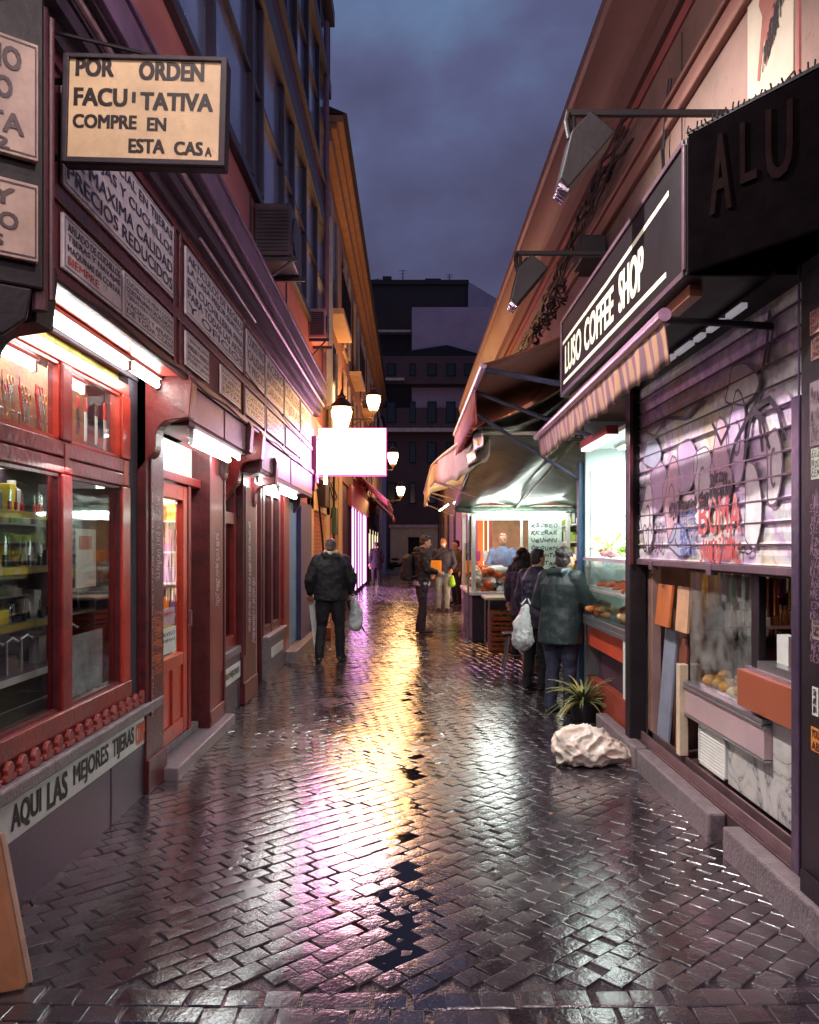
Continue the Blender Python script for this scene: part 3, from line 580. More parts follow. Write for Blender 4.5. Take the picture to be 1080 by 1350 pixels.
# red awnings far left
def lawning(y0, y1, xo, zi, zo, label, m):
    t = T('shop_awning', label, 'awning', (-1.8, (y0+y1)/2, zo), 'red awnings on the left of the alley')
    b = B(); b.grid(lambda s, q: (-1.76+(xo+1.76)*s, y0+(y1-y0)*q, zi+(zo-zi)*s-.04*math.sin(PI*s)), 8, 8); mk('canopy', b, m, t, solid=.015, smooth='all')
    b = B(); b.grid(lambda s, q: (xo+.01*math.sin(q*60), y0+(y1-y0)*q, zo-.22*s), 2, 30); mk('valance', b, m, t, solid=.01, smooth='all')
    b = B(); b.tube([(xo, y0, zo), (xo, y1, zo)], .03, 8); b.tube([(-1.76, y0, zi), (xo, y0, zo)], .025, 6); mk('front_bar', b, mat('pale_bar', (200, 180, 160), .4), t)
redfab = mat('red_canvas', (170, 44, 42), .7, .2, 3)
lawning(27, 34.5, -.72, 4.1, 3.15, 'nearer red awning sloping out below the street lamps', redfab)
lawning(36, 44, -.75, 3.9, 3.0, 'farther red awning half hidden behind the nearer one', redfab)
# air conditioners
def ac(x, y, z, w_, d, h, label, m):
    t = T('air_conditioner', label, 'air conditioner', (x, y, z), 'air conditioners on the left facade')
    b = B(); b.box(x, x+w_, y, y+d, z, z+h); bd = mk('casing', b, m, t, bev=.015)
    b = B()
    for i in range(12): b.box(x+.03, x+w_-.03, y-.018, y-.002, z+.05+i*(h-.1)/12, z+.05+(i+.55)*(h-.1)/12)
    mk('grille', b, slab, t)
    b = B(); b.tube([(x+w_+.002, y+d*.4, z+h/2), (x+w_+.02, y+d*.4, z+h/2)], h*.4, 18); mk('fan_guard', b, slab, t)
    b = B(); b.box(x, x+w_+.06, y+.05, y+.09, z-.05, z-.002); b.box(x, x+w_+.06, y+d-.09, y+d-.05, z-.05, z-.002)
    b.tube([(x+.02, y+.07, z-.35), (x+w_, y+.07, z-.04)], .015, 6); mk('bracket', b, slab, t)
ac(-1.78, 9.4, 4.98, .42, .85, .6, 'dark air conditioner with slatted end on the salmon wall', mat('dark_ac', (70, 56, 66), .5))
ac(-1.8, 14.6, 5.36, .30, .7, .52, 'pinkish air conditioner with white slats farther along the left facade', mat('pink_ac', (190, 140, 150), .5))
# ================================================================ enamel notices, hanging signs
def board(y0, y1, z0, z1, lines, label, X=-1.478, m=enamel, dark=enamel_ink, redl=(), grp='white enamel notices on the red header', head=False):
    b = B(); b.box(X-.016, X, y0, y1, z0, z1)
    o = mk('enamel_sign', b, m, None, label, 'sign', grp, bev=.004)
    F = FL(X); h = (z1-z0); n = len(lines); b = B(); br = B()
    e = .012; bb = B()
    for a in ((y0+e, y1-e, z0+e, z0+e+.005), (y0+e, y1-e, z1-e-.005, z1-e), (y0+e, y0+e+.005, z0+e, z1-e), (y1-e-.005, y1-e, z0+e, z1-e)):
        bb.quad(F(a[0], a[2], .0015), F(a[1], a[2], .0015), F(a[1], a[3], .0015), F(a[0], a[3], .0015))
    for i, s in enumerate(lines):
        lh = (h-.05)/n; z = z1-.025-(i+1)*lh+lh*.12
        t_ = br if i in redl else b; w_ = (y1-y0)-.07
        if s.startswith('<'): s = s[1:]; w_ *= .55
        text(t_, s, F, y0+.035, z, w_, lh*.76, .003, .02)
    if b.v: mk('lettering', b, dark, o)
    if br.v: mk('red_lettering', br, red_ink, o)
    mk('border_line', bb, dark, o)
    return o
board(3.50, 5.13, 3.19, 3.63, ['CASA ESPECIAL EN TIJERAS', 'NAVAJAS Y CUCHILLOS', 'DE MAXIMA CALIDAD', 'PRECIOS REDUCIDOS'], 'largest white enamel notice, nearest on the upper row, ending PRECIOS REDUCIDOS')
board(3.50, 4.21, 2.83, 3.07, ['AFILADO DE CUCHILLOS', 'TIJERAS Y NAVAJAS', 'MAQUINAS DE CORTAR', '<SIEMPRE'], 'nearest small enamel notice of the lower row with a last line in red', redl=(3,))
board(4.24, 5.14, 2.83, 3.07, ['CUCHILLOS DE MESA Y COCINA', 'CORTAPLUMAS Y SACACORCHOS', 'TIJERAS PARA TODOS LOS USOS', 'VACIADO Y AFILADO', 'DE TODA CLASE'], 'second small enamel notice of the lower row, under the right half of the largest notice')
board(5.42, 7.28, 3.18, 3.63, ['ARTICULOS DE REGALO', 'LA CASA MEJOR SURTIDA', 'EN CUCHILLERIA FINA', 'PARA TODAS LAS ARTES', 'Y OFICIOS'], 'second large notice of the upper row with many dark words, past the red seam')
board(5.42, 6.05, 2.84, 3.07, ['TIJERAS DE SASTRE', 'BORDAR Y MODISTA', 'PELUQUERO Y UÑAS', 'PODAR Y JARDIN'], 'small lower row notice just right of the seam, above the scrolled bracket')
board(6.43, 7.17, 2.84, 3.07, ['NAVAJAS', 'DE AFEITAR', 'Y BROCHAS', 'EXTRA'], 'pink lit small lower row notice above the red glazed door')
for i, (a, c_, z0, z1) in enumerate(((7.45, 8.35, 3.19, 3.62), (8.46, 9.6, 3.19, 3.62), (9.72, 11.0, 3.19, 3.62), (11.16, 12.3, 3.19, 3.62), (7.4, 8.35, 2.84, 3.07), (8.5, 9.6, 2.84, 3.07), (9.8, 11.0, 2.84, 3.07))):
    board(a, c_, z0, z1, [['CORTE FINO', 'CALIDAD', 'Y PRECIO'], ['ACERO', 'INOXIDABLE', 'GARANTIA'], ['CUCHILLERIA', 'TIJERAS'], ['AFILADOR', 'DE LA CASA']][i % 4],
          ['upper row notice just past the second large one', 'second pink lit notice of the upper row beyond the second large one', 'third pink lit notice of the upper row', 'last notice of the upper row, nearest the glowing sign', 'lower row notice above the second scrolled bracket', 'lower row notice above the lamps past the graffiti pillar', 'last notice of the lower row, washed out by pink light'][i])
# strips on the base
b = B(); b.box(-1.775, -1.755, 3.2, 5.68, .335, .515)
o = mk('enamel_strip_sign', b, white_paint, None, 'long white strip on the stone base reading AQUI LAS MEJORES TIJERAS and a red word', 'sign', bev=.003)
b = B(); F = FL(-1.755)
text(b, 'AQUI', F, 3.60, .355, .30, .142, .002, .04); text(b, 'LAS', F, 3.96, .355, .24, .142, .002, .04); text(b, 'MEJORES', F, 4.27, .355, .50, .142, .002, .04); text(b, 'TIJERAS', F, 4.83, .355, .38, .142, .002, .04); mk('lettering', b, black_ink, o)
b = B(); text(b, 'COMPRENLAS', F, 5.24, .355, .41, .142, .003, .035); mk('red_lettering', b, mat('orange_red_ink', (220, 110, 80), .5), o)
b = B(); b.box(-1.754, -1.742, 7.62, 8.44, .30, .46); o = mk('enamel_strip_sign', b, white_paint, None, 'short white strip on the grey base under the narrow window, reading LAS MEJORES', 'sign')
b = B(); text(b, 'LAS MEJORES', FL(-1.742), 7.7, .34, .66, .08, .003, .03); mk('lettering', b, black_ink, o)
b = B(); b.box(-1.739, -1.725, 10.3, 11.2, .24, .36); o = mk('enamel_strip_sign', b, white_paint, None, 'faded white strip on the low stone base before the turquoise door', 'sign')
# notes on the door
def note(y0, y1, z0, z1, label, X, m=white_paint, lines=('CERRADO',), ink=black_ink, g='papers stuck on the shop door'):
    b = B(); b.box(X, X+.003, y0, y1, z0, z1); o = mk('paper_notice', b, m, None, label, 'notice', g)
    b = B(); F = FL(X+.003)
    for i, s in enumerate(lines): text(b, s, F, y0+.03, z1-.06-.05*i, (y1-y0)-.06, .03, .001, .01)
    mk('lettering', b, ink, o)
note(6.02, 6.40, .83, 1.02, 'white paper notice taped low on the glazed door', -1.828, lines=('AVISO', 'TIJERAS'))
note(6.05, 6.36, 1.04, 1.17, 'pale round motif paper above the white notice on the door', -1.828, mat('pink_paper', (190, 150, 160), .6), ('ABIERTO',), red_ink)
note(6.73, 6.9, .45, .95, 'narrow upright white strip with writing beside the door', -1.876, lines=('TIJERAS', 'NAVAJAS', 'AFILADO'))
# POR ORDEN sign
t = T('hanging_sign', 'cream hanging sign in a dark frame reading POR ORDEN FACULTATIVA COMPRE EN ESTA CASA', 'sign', (-1.08, 3.4, 3.2))
a = R(-1.6); cx, cy, cz = -1.083, 3.35, 3.42
U_ = Vector((math.cos(a), 0, math.sin(a))); V_ = Vector((-math.sin(a), 0, math.cos(a)))
F = frame((cx, cy, cz), U_, V_)
cream = mat('cream_sign_face', (206, 176, 138), .55, .2, 5, .05, 30, emit=(1, .75, .5), es=.02, wear=.25, wcol=(130, 90, 70))  # faint glow put into the face, the box itself is unlit
W_, H_ = .334, .222
b = B(); b.obox(F(0, 0, -.035), U_, (0, 1, 0), V_, W_*2, .07, H_*2); mk('box', b, blackm, t, bev=.008)
b = B()
for u0, u1, v0, v1 in ((-W_, W_, -H_, -H_+.022), (-W_, W_, H_-.018, H_), (-W_, -W_+.024, -H_, H_), (W_-.024, W_, -H_, H_)):
    b.obox(F((u0+u1)/2, (v0+v1)/2, .008), U_, (0, 1, 0), V_, u1-u0, .016+random.uniform(0, .001), v1-v0)
mk('sign_frame', b, blackw, t, bev=.003)
b = B(); b.quad(F(-W_+.02, -H_+.02, .003), F(W_-.02, -H_+.02, .003), F(W_-.02, H_-.015, .003), F(-W_+.02, H_-.015, .003)); mk('face', b, cream, t)
b = B()
S = lambda s, x0, x1, y0, y1: text(b, s, F, (x0-642)/725*.664, (498-y1)/480*.444+.003, (x1-x0)/725*.664, (y1-y0)/480*.444, .004, .04)
S('POR', 330, 502, 275, 360); S('ORDEN', 612, 905, 282, 370); S('FACU', 325, 565, 405, 490); S('I', 585, 602, 420, 470); S('TATIVA', 622, 948, 418, 502)
S('COMPRE', 323, 610, 523, 588); S('EN', 655, 742, 530, 592); S('ESTA', 575, 738, 625, 692); S('CAS', 778, 908, 632, 696); S('A', 916, 948, 655, 698)
mk('lettering', b, black_ink, t)
b = B(); b.tube([(-1.5, 3.42, 3.58), (-1.40, 3.42, 3.58)], .014, 8); b.tube([(-1.5, 3.42, 3.26), (-1.40, 3.42, 3.26)], .014, 8); b.tube([(-1.47, 3.3, 3.72), (-.95, 3.42, 3.66)], .008, 6); mk('bracket', b, blackm, t)
# angled boards at the left edge
def aboard(z0, z1, lines, label, x1=-1.4, y1=3.09):
    d = Vector((1.26, 1, 0)).normalized(); e_ = Vector((x1, y1, 0)); L_ = .5
    F = frame(e_-d*L_, d); b = B(); b.prism([(0, z0), (L_, z0), (L_, z1), (0, z1)], F, -.03, 0)
    o = mk('enamel_sign', b, mat('aged_cream_enamel', (178, 150, 136), .5, .25, 8, .05, 30, col2=(190, 165, 150)), None, label, 'sign', 'angled notices at the near left corner', bev=.004)
    b = B()
    for s, u0, u1, v0, v1 in lines: text(b, s, F, u0, v0, u1-u0, v1-v0, .003, .03)
    b.ribbon([(.02, z0+.015), (L_-.01, z0+.015), (L_-.01, z1-.015), (.02, z1-.015)], F, .006, .002)
    mk('lettering', b, mat('faded_brown_ink', (70, 48, 50), .5), o)
aboard(3.09, 3.53, [('ANUNCIO', .06, .44, 3.40, 3.49), ('NOVELLO', .08, .41, 3.0+.29, 3.375), ('ESTA', .22, .45, 3.165, 3.245), ('62', .28, .40, 3.105, 3.15)], 'upper angled cream sign at the left edge, showing IO, ZO, STA and 62')
aboard(2.71, 3.0, [('S Y', .24, .42, 2.90, 2.965), ('RVICIO', .16, .43, 2.81, 2.875), ('S', .33, .38, 2.745, 2.79)], 'lower angled cream sign at the left edge, showing S Y and CIO')
t = T('sign_post', 'dark post and backing behind the angled cream signs at the near left corner', 'post', (-1.6, 3.1, 2.6))
d = Vector((1.26, 1, 0)).normalized(); F = frame(Vector((-1.36, 3.122, 0))-d*.58, d)
b = B(); b.prism([(0, 2.62), (.56, 2.62), (.56, 4.3), (0, 4.3)], F, -.09, -.035); mk('backing', b, blackm, t, bev=.01)
b = B(); b.tube([(-1.43, 3.17, 2.55), (-1.43, 3.17, 3.72)], .028, 10); b.tube([(-1.40, 3.2, 2.6), (-1.40, 3.2, 3.70)], .012, 8); mk('pole', b, mat('rusty_pole', (84, 50, 58), .5), t)
b = B(); b.prism([(.06, 2.62), (.52, 2.62), (.5, 2.5), (.42, 2.43), (.3, 2.40), (.15, 2.45)], F, -.08, -.04); mk('scroll', b, blackm, t, bev=.01)
# graffiti tags on pillars (thin paint, belong to pillars)
tagm = mat('pale_tag_paint', (190, 160, 170), .5, .2, 9, 0)
b = B()
for i in range(5): scribble(b, frame((-1.728, 5.62+(i%2)*.02, 1.98-.12*i), (0, 0, -1), (0, 1, 0)), 0, -.05, .11, .10, 7, .008, .003, seed=i)
for i in range(18): scribble(b, frame((-1.728, 5.50, 2.0-.085*i), (0, 0, -1), (0, 1, 0)), 0, -.015, .07, .03, 6, .005, .003, seed=20+i)
P('graffiti', b, tagm, shop)
b = B()
for i in range(14): scribble(b, frame((-1.706, 8.72, 1.9-.085*i), (0, 0, -1), (0, 1, 0)), 0, -.05, .075, .12, 6, .012, .003, seed=50+i)
for i in range(6): scribble(b, frame((-1.706, 8.95, 1.3-.12*i), (0, 0, -1), (0, 1, 0)), 0, -.08, .11, .18, 6, .010, .003, seed=80+i)
for i in range(5): scribble(b, frame((-1.706, 7.28, 1.75-.13*i), (0, 0, -1), (0, 1, 0)), 0, -.08, .12, .14, 7, .012, .003, seed=90+i)
P('graffiti', b, tagm, shop)
b = B()
for i in range(4): scribble(b, frame((-1.727, 5.62, 1.2-.1*i), (0, 0, -1), (0, 1, 0)), 0, -.1, .14, .2, 9, .008, .003, seed=70+i)
P('graffiti', b, mat('orange_tag_paint', (190, 90, 50), .5), shop)
# ================================================================ goods in the windows
redh = mat('red_plastic_handle', (180, 30, 34), .3); bladem = mat('polished_blade', (190, 195, 200), .18, .1, 5, 0, metal=.9); blackh = mat('black_handle', (30, 28, 32), .35)
pale_blade = mat('white_sheath', (216, 220, 220), .35)
def knife(x, y, z, L_, hm, bm, label, grp):
    t = T('kitchen_knife', label, 'knife', (x, y, z), grp)
    b = B(); b.prism([(y-.015, z+0), (y+.015, z+0), (y+.013, z+L_*.3), (y-.013, z+L_*.3)], FL(x), -.009, .009); mk('handle', b, hm, t, bev=.004)
    b = B(); b.prism([(y-.017, z-L_*.66), (y+.004, z-L_*.66), (y+.018, z-L_*.55), (y+.018, z-.001), (y-.018, z-.001)], FL(x), -.002, .002); mk('blade', b, bm, t)
for i, (y, hm, bm, L_, lb) in enumerate(((4.646, redh, blackh, .22, 'small red handled knife, leftmost in the upper pane'), (4.755, redh, pale_blade, .26, 'second red handled knife in the upper pane, slim white blade'),
        (4.915, blackh, pale_blade, .26, 'dark handled knife in the middle of the upper pane'), (5.055, redh, pale_blade, .34, 'longest red handled knife with a white blade, rightmost in the upper pane'))):
    knife(-1.88, y, 2.42, L_, hm, bm, lb, 'knives hung in the upper pane')
for i in range(9):
    x, y, z = -2.00-.02*(i % 2), 3.86+i*.095, 2.50-.03*(i % 3)
    t = T('hanging_scissors', ['scissors on a hook at the near end of the upper left pane', 'second pair of scissors in the upper left pane', 'third pair of hanging scissors', 'fourth pair of hanging scissors, lower hook', 'middle pair of hanging scissors', 'sixth pair of hanging scissors', 'seventh pair of hanging scissors', 'eighth pair of hanging scissors', 'pair of scissors nearest the mullion'][i], 'scissors', (x, y, z), 'scissors hung in the upper left pane')
    b = B()
    for s in (-1, 1): b.tube([(x, y+s*.018+.016*math.cos(q), z-.02+.024*math.sin(q)) for q in np.linspace(0, 2*PI, 11)], .004, 6)
    mk('loops', b, redh if i % 4 == 2 else mat('brass_loop', (190, 130, 80), .3, metal=.6), t)
    b = B(); b.prism([(y-.014, z-.045), (y-.002, z-.045), (y+.006, z-.20), (y+.003, z-.20)], FL(x), -.002, .001); b.prism([(y+.014, z-.045), (y+.002, z-.045), (y-.006, z-.20), (y-.003, z-.20)], FL(x+.002), -.001, .002); mk('blades', b, bladem, t)
for i in range(8):     # lower row of hooked tools
    x, y, z = -2.03, 3.86+i*.10, 2.33
    b = B(); b.tube([(x, y, z), (x, y, z-.05), (x, y+.012, z-.07), (x, y-.01, z-.09), (x, y+.012, z-.11), (x, y, z-.13)], .005, 6); b.tube([(x, y-.03, z), (x, y+.03, z)], .008, 6)
    mk('corkscrew', b, steel, None, 'steel corkscrew on the lower hooks behind the upper left pane', 'corkscrew', 'corkscrews hung in the window')
# goods on the shelves of the lower panes
k = 0; cols = [bladem, mat('grey_box', (120, 120, 130), .5), mat('dark_box', (60, 50, 60), .5), mat('white_box', (190, 190, 186), .5), mat('yellow_tag_stock', (200, 180, 50), .5)]
for z in (.98, 1.24, 1.52, 1.80):
    for i in range(10):
        y = 3.20+i*.185+random.uniform(-.02, .02); h = random.uniform(.06, .17); w_ = random.uniform(.05, .13); k += 1
        c_ = random.choice(cols); x = random.uniform(-2.12, -2.04)
        b = B()
        if i % 3 == 0: b.loft([(x, y, z+.017, w_/2.6, w_/2.6), (x, y, z+.017+h*.7, w_/2.4, w_/2.4), (x, y, z+.017+h*.8, w_/5, w_/5), (x, y, z+.017+h, w_/5, w_/5)], 14)
        else: b.box(x, x+.06, y, y+w_, z+.017, z+.017+h)
        mk('tin' if i % 3 == 0 else 'boxed_knife_set', b, c_, None, 'small tin among the stock on the shelves of the large display window' if i % 3 == 0 else 'boxed set on the shelves of the large display window', 'tin' if i % 3 == 0 else 'box', 'tins on the display window shelves' if i % 3 == 0 else 'boxed sets on the display window shelves', bev=.003)
yl = mat('yellow_label', (150, 132, 50), .5)
for z in (.98, 1.24, 1.52, 1.80):
    b = B(); b.box(-1.949, -1.945, 3.4, 4.45, z-.02, z+.014); mk('shelf_label_strip', b, yl if z > 1.2 else white_paint, shop)
n_ = 0
for z0, nn, LL in ((1.54, 22, .20), (1.26, 22, .17), (1.82, 18, .16)):
    proto_k = None
    for i in range(nn):
        y = 3.45+i*.07+random.uniform(-.012, .012); L_ = LL*random.uniform(.7, 1.1)
        if y > 5.05: continue
        if proto_k is None:
            proto_k = T('display_knife', 'upright steel knife in the rows behind the large lower panes', 'knife', (-1.97, y, z0), 'steel knives in the lower panes')
            b = B(); b.prism([(y-.010, z0), (y+.010, z0), (y+.012, z0+LL*.6), (y+.001, z0+LL*.72)], FL(-1.97), -.002, .002); mk('blade', b, bladem, proto_k)
            b = B(); b.prism([(y-.011, z0+.001), (y+.011, z0+.001), (y+.009, z0+LL*.28), (y-.009, z0+LL*.28)], FL(-1.97), -.008, .008); mk('handle', b, random.choice((blackh, redh, wood)), proto_k, bev=.003); proto_k.rotation_euler = (0, 0, 0)
        else: dup(proto_k, (-1.97+random.uniform(-.03, .02), y, z0), rotz=random.uniform(-.3, .3), scale=random.uniform(.75, 1.1))
for i in range(40):
    x, y, z = -1.98-.02*(i % 3), 3.62+(i % 20)*.06, (2.44 if i < 20 else 2.28)-.05*(i % 3)
    b = B(); b.tube([(x, y, z+.06), (x, y, z), (x+.004, y+.008, z-.10)], [.003, .006, .004], 6); b.ball((x, y, z+.005), (.006, .014, .02), 8)
    mk('small_tool', b, random.choice((bladem, mat('brass_loop', (190, 130, 80), .3, metal=.6), wood, redh)), None, 'small hand tool hung close together behind the upper left pane', 'tool', 'small tools hung behind the upper left pane')
for i, y in enumerate((3.75, 3.9, 4.05, 4.6)):
    b = B(); b.tube([(-1.92, y, 1.02), (-1.92, y, 1.18), (-1.90, y+.02, 1.20), (-1.88, y+.04, 1.18)], .008, 8); mk('ladle', b, bladem, None, ['hooked steel ladle nearest in the lower pane', 'second hooked steel ladle in the lower pane', 'third hooked steel ladle in the lower pane', 'hooked steel ladle behind the second lower pane'][i], 'ladle', 'ladles in the lower panes')
b = B(); b.box(-1.90, -1.895, 4.66, 4.95, 1.40, 1.74); o = mk('price_card', b, white_paint, None, 'white card with a red block behind the second lower pane', 'card'); b = B(); b.box(-1.895, -1.893, 4.70, 4.88, 1.62, 1.70); mk('red_block', b, red_ink, o)
b = B(); b.box(-1.88, -1.875, 4.50, 5.0, .80, 1.14); mk('plastic_sheet', b, mat('pale_crumpled_plastic', (170, 176, 180), .3, .4, 9, .6, 12), None, 'pale crumpled plastic sheet low behind the second lower pane', 'sheet')
# door interior shelf unit with colourful packs, faces the street end
su = T('shelf_unit', 'lit shelf unit of colourful packs seen through the red door', 'shelf', (-2.2, 7.0, .15))
b = B(); b.box(-2.62, -1.93, 7.12, 7.14, .16, 2.4); b.box(-2.62, -2.6, 6.84, 7.12, .16, 2.4); mk('carcass', b, white_paint, su)
for z in (.8, 1.06, 1.32, 1.58, 1.84): b = B(); b.box(-2.59, -1.93, 6.84, 7.11, z, z+.015); mk('shelf', b, white_paint, su)
pc = [mat('pack_'+n_, c_, .4, .2, 20) for n_, c_ in (('white', (225, 225, 220)), ('magenta', (170, 60, 110)), ('yellow', (220, 190, 70)), ('orange', (220, 120, 40)), ('green', (120, 160, 110)), ('violet', (110, 80, 130)))]
for z in (.8, 1.06, 1.32, 1.58, 1.84):
    x = -2.55
    while x < -1.99:
        w_ = random.uniform(.05, .10); b = B(); h = random.uniform(.1, .2); b.box(x, x+w_-.008, 6.86, 6.95, z+.016, z+.016+h); mk('pack', b, random.choice(pc), None, 'coloured pack on the lit shelves behind the red door', 'pack', 'packs on the lit shelves', bev=.004); x += w_
light('shop_interior_light', 'AREA', (-2.4, 6.3, 2.75), 30, (.92, 1, .95), .5, (0, 0, 0))
light('upper_display_light', 'AREA', (-2.0, 4.2, 2.65), 7, (1, .93, .85), 1.9, (0, 0, R(90)), .2)
light('display_light', 'AREA', (-1.93, 4.2, 2.05), 3, (1, .95, .9), 1.2, (0, 0, 0), .3)
# ================================================================ glowing white sign
t = T('lightbox_sign', 'overexposed white light box with a crimson rim hanging over the alley below the first lantern', 'sign', (-.91, 13.06, 2.75))
Y = 13.0; x0, x1, z0, z1 = -1.44, -.385, 2.78, 3.50
b = B(); b.box(x0-.02, x1+.02, Y+.004, Y+.16, z0-.02, z1+.02); mk('rim', b, mat('crimson_rim', (170, 30, 70), .3, .1, 3, 0, emit=(1, .12, .4), es=.8), t, bev=.01)
b = B(); b.box(x0, x1, Y-.01, Y+.003, z0, z1); mk('face', b, emis('pinkish_white_lightbox', (1, .64, .92), 7), t)
b = B(); text(b, 'ACCAPTE', FF(Y-.01), -1.08, 3.40, .28, .035, .004, .02); mk('lettering', b, mat('grey_sign_ink', (60, 50, 60), .5), t)
b = B(); b.tube([(-1.8, 13.1, 3.35), (x0-.02, 13.1, 3.35)], .02, 8); b.tube([(-1.8, 13.1, 2.95), (x0-.02, 13.1, 2.95)], .02, 8); b.tube([(-1.8, 13.1, 3.15), (x0-.02, 13.1, 3.15)], .014, 8); mk('bracket', b, blackm, t)
t = T('added_pink_tube', 'added magenta tube casting pink light on the shop wall before the glowing white sign', 'sign', (-1.35, 12.9, 2.6))
b = B(); b.box(-1.5, -1.43, 12.62, 12.9, 2.62, 3.34); mk('box', b, mat('pink_box', (200, 130, 170), .4), t, bev=.01)
b = B(); b.tube([(-1.30, 12.7, 2.6), (-1.30, 12.7, 3.4)], .025, 10); mk('glow_tube', b, emis('added_magenta_glow', (1, .16, .75), 42), t)  # tube added to wash the shop header in pink light
b = B(); b.tube([(-1.43, 12.75, 3.3), (-1.3, 12.71, 3.3)], .01, 6); b.tube([(-1.43, 12.75, 2.7), (-1.3, 12.71, 2.7)], .01, 6); mk('clip', b, blackm, t)
# ================================================================ lanterns
lg = emis('sodium_lantern_glass', (1, .56, .24), 7)
iron = mat('lantern_iron', (60, 44, 40), .4, .3, 9, metal=.4)
def lantern(x, y, z, s, label, sc_=1, e=60):
    t = T('street_lantern', label, 'street lamp', (x, y, z), 'wall lanterns along the left side')
    b = B(); n6 = 6
    b.loft([(x, y, z, .10*s, .10*s), (x, y, z+.22*s, .17*s, .17*s), (x, y, z+.30*s, .18*s, .18*s), (x, y, z+.36*s, .15*s, .15*s)], 14); mk('glass', b, lg, t, smooth='all')
    b = B(); b.loft([(x, y, z+.362*s, .20*s, .20*s), (x, y, z+.40*s, .19*s, .19*s), (x, y, z+.47*s, .12*s, .12*s), (x, y, z+.52*s, .07*s, .07*s), (x, y, z+.55*s, .08*s, .08*s), (x, y, z+.60*s, .03*s, .03*s), (x, y, z+.68*s, .008, .008)], 12); mk('cap', b, iron, t, smooth=True)
    b = B(); b.loft([(x, y, z-.12*s, .02*s, .02*s), (x, y, z-.06*s, .05*s, .05*s), (x, y, z-.005, .11*s, .11*s)], 12); mk('cup', b, iron, t)
    b = B(); xe = -1.80
    b.tube([(xe, y, z-.1*s), (xe+(x-xe)*.4, y, z-.22*s), (x-.04, y, z-.2*s), (x, y, z-.12*s)], .022*s, 8); b.tube([(xe, y, z-.42*s), (xe+(x-xe)*.35, y, z-.38*s), (x-(x-xe)*.3, y, z-.23*s)], .016*s, 8)
    b.tube([(xe+.18+.08*math.cos(q), y, z-.30*s+.06*math.sin(q)) for q in np.linspace(0, 2*PI, 14)], .012*s, 6); b.box(xe, xe+.03, y-.06, y+.06, z-.5*s, z); mk('bracket', b, iron, t)
    l = light('lantern_light', 'POINT', (x, y-.02, z+.02), e, (1, .50, .20), 1.0)
    l.location = (x+.0, y, z-.16*s)
lantern(-1.26, 15.2, 3.82, 1.08, 'nearest and largest glowing wall lantern, just above the white light box', e=140)
lantern(-.95, 21.6, 5.22, 1.05, 'second lantern, highest over the alley, right of the nearest one', e=180)
lantern(-.60, 29.5, 4.60, 1.1, 'third lantern at the right edge of the white light box', e=150)
lantern(-.42, 39, 4.05, 1.15, 'farthest lantern above the red awnings', e=150)
# A-board at the lower left edge
t = T('sandwich_board', 'tan edge of a leaning sandwich board at the lower left corner', 'board', (-1.62, 3.02, 0))
b = B(); b.add([(-1.43, 3.07, 0), (-1.43, 3.03, 0), (-1.95, 2.80, 0), (-1.95, 2.84, 0), (-1.535, 3.07, .55), (-1.535, 3.03, .55), (-2.0, 2.80, .55), (-2.0, 2.84, .55)], [(0,1,2,3)[::-1], (4,5,6,7), (0,1,5,4), (1,2,6,5), (2,3,7,6), (3,0,4,7)])
mk('panel', b, mat('tan_plywood', (178, 122, 84), .5, .2, 4, .1, 20), t, bev=.005)
b = B(); b.tube([(-1.43, 3.085, .0), (-1.535, 3.085, .56)], .012, 8); mk('edge_strip', b, mat('pale_edge', (190, 160, 140), .4), t)
# leaning white board and crate by the brick wall
t = T('leaning_board', 'thin white board leaning by the brick wall left of the man in black', 'board', (-1.5, 12.6, 0))
b = B(); b.add([(-1.42, 12.3, 0), (-1.30, 12.3, 0), (-1.30, 12.34, 0), (-1.42, 12.34, 0), (-1.56, 12.5, .95), (-1.44, 12.5, .95), (-1.44, 12.54, .95), (-1.56, 12.54, .95)], [(3,2,1,0), (4,5,6,7), (0,1,5,4), (1,2,6,5), (2,3,7,6), (3,0,4,7)]); mk('panel', b, white_paint, t)
b = B(); b.tube([(-1.3, 12.3, 0), (-1.44, 12.5, .95)], .01, 6); mk('edge', b, steel, t)
t = T('rubble_pile', 'small pile of orange and brown boxes on the ground by the brick wall', 'boxes', (-1.5, 14.6, 0))
for i, (x, y, z, s) in enumerate(((-1.62, 14.7, 0, .22), (-1.5, 14.5, 0, .2), (-1.58, 14.65, .22, .18))):
    b = B(); b.obox((x, y, z+s/2), (1, .2*i, 0), (-.2*i, 1, 0), (0, 0, 1), s, s*1.2, s); mk('carton', b, mat('cardboard', (150, 84, 50), .7), t, bev=.005)
# ================================================================ RIGHT: coffee shop side
stuccoR = mat('pink_stucco', (136, 114, 100), .85, .28, 1.4, .3, 14, col2=(154, 122, 112), wear=.45, wcol=(110, 80, 76))
rb = T('coffee_building', 'low pink stucco building with an orange lit moulded cornice on the right', 'building', (3, 9, 0))
def Q(name, b, m, par=rb, **k): return mk(name, b, m, par, **k)
b = B(); b.box(1.75, 6, 1.0, 24, 2.9, 5.3); b.box(1.76, 6, 1.0, 3.0, -.05, 2.9); b.box(3.2, 6, 3.0, 24, -.05, 2.9); b.box(1.9, 3.2, 17.4, 24, 0, 2.9); Q('wall', b, stuccoR)
b = B()
prof = [(1.9, 5.72), (1.44, 5.72), (1.44, 5.62), (1.47, 5.60), (1.47, 5.52), (1.52, 5.46), (1.54, 5.38), (1.60, 5.33), (1.64, 5.24), (1.70, 5.22), (1.71, 5.10), (1.9, 5.10)]
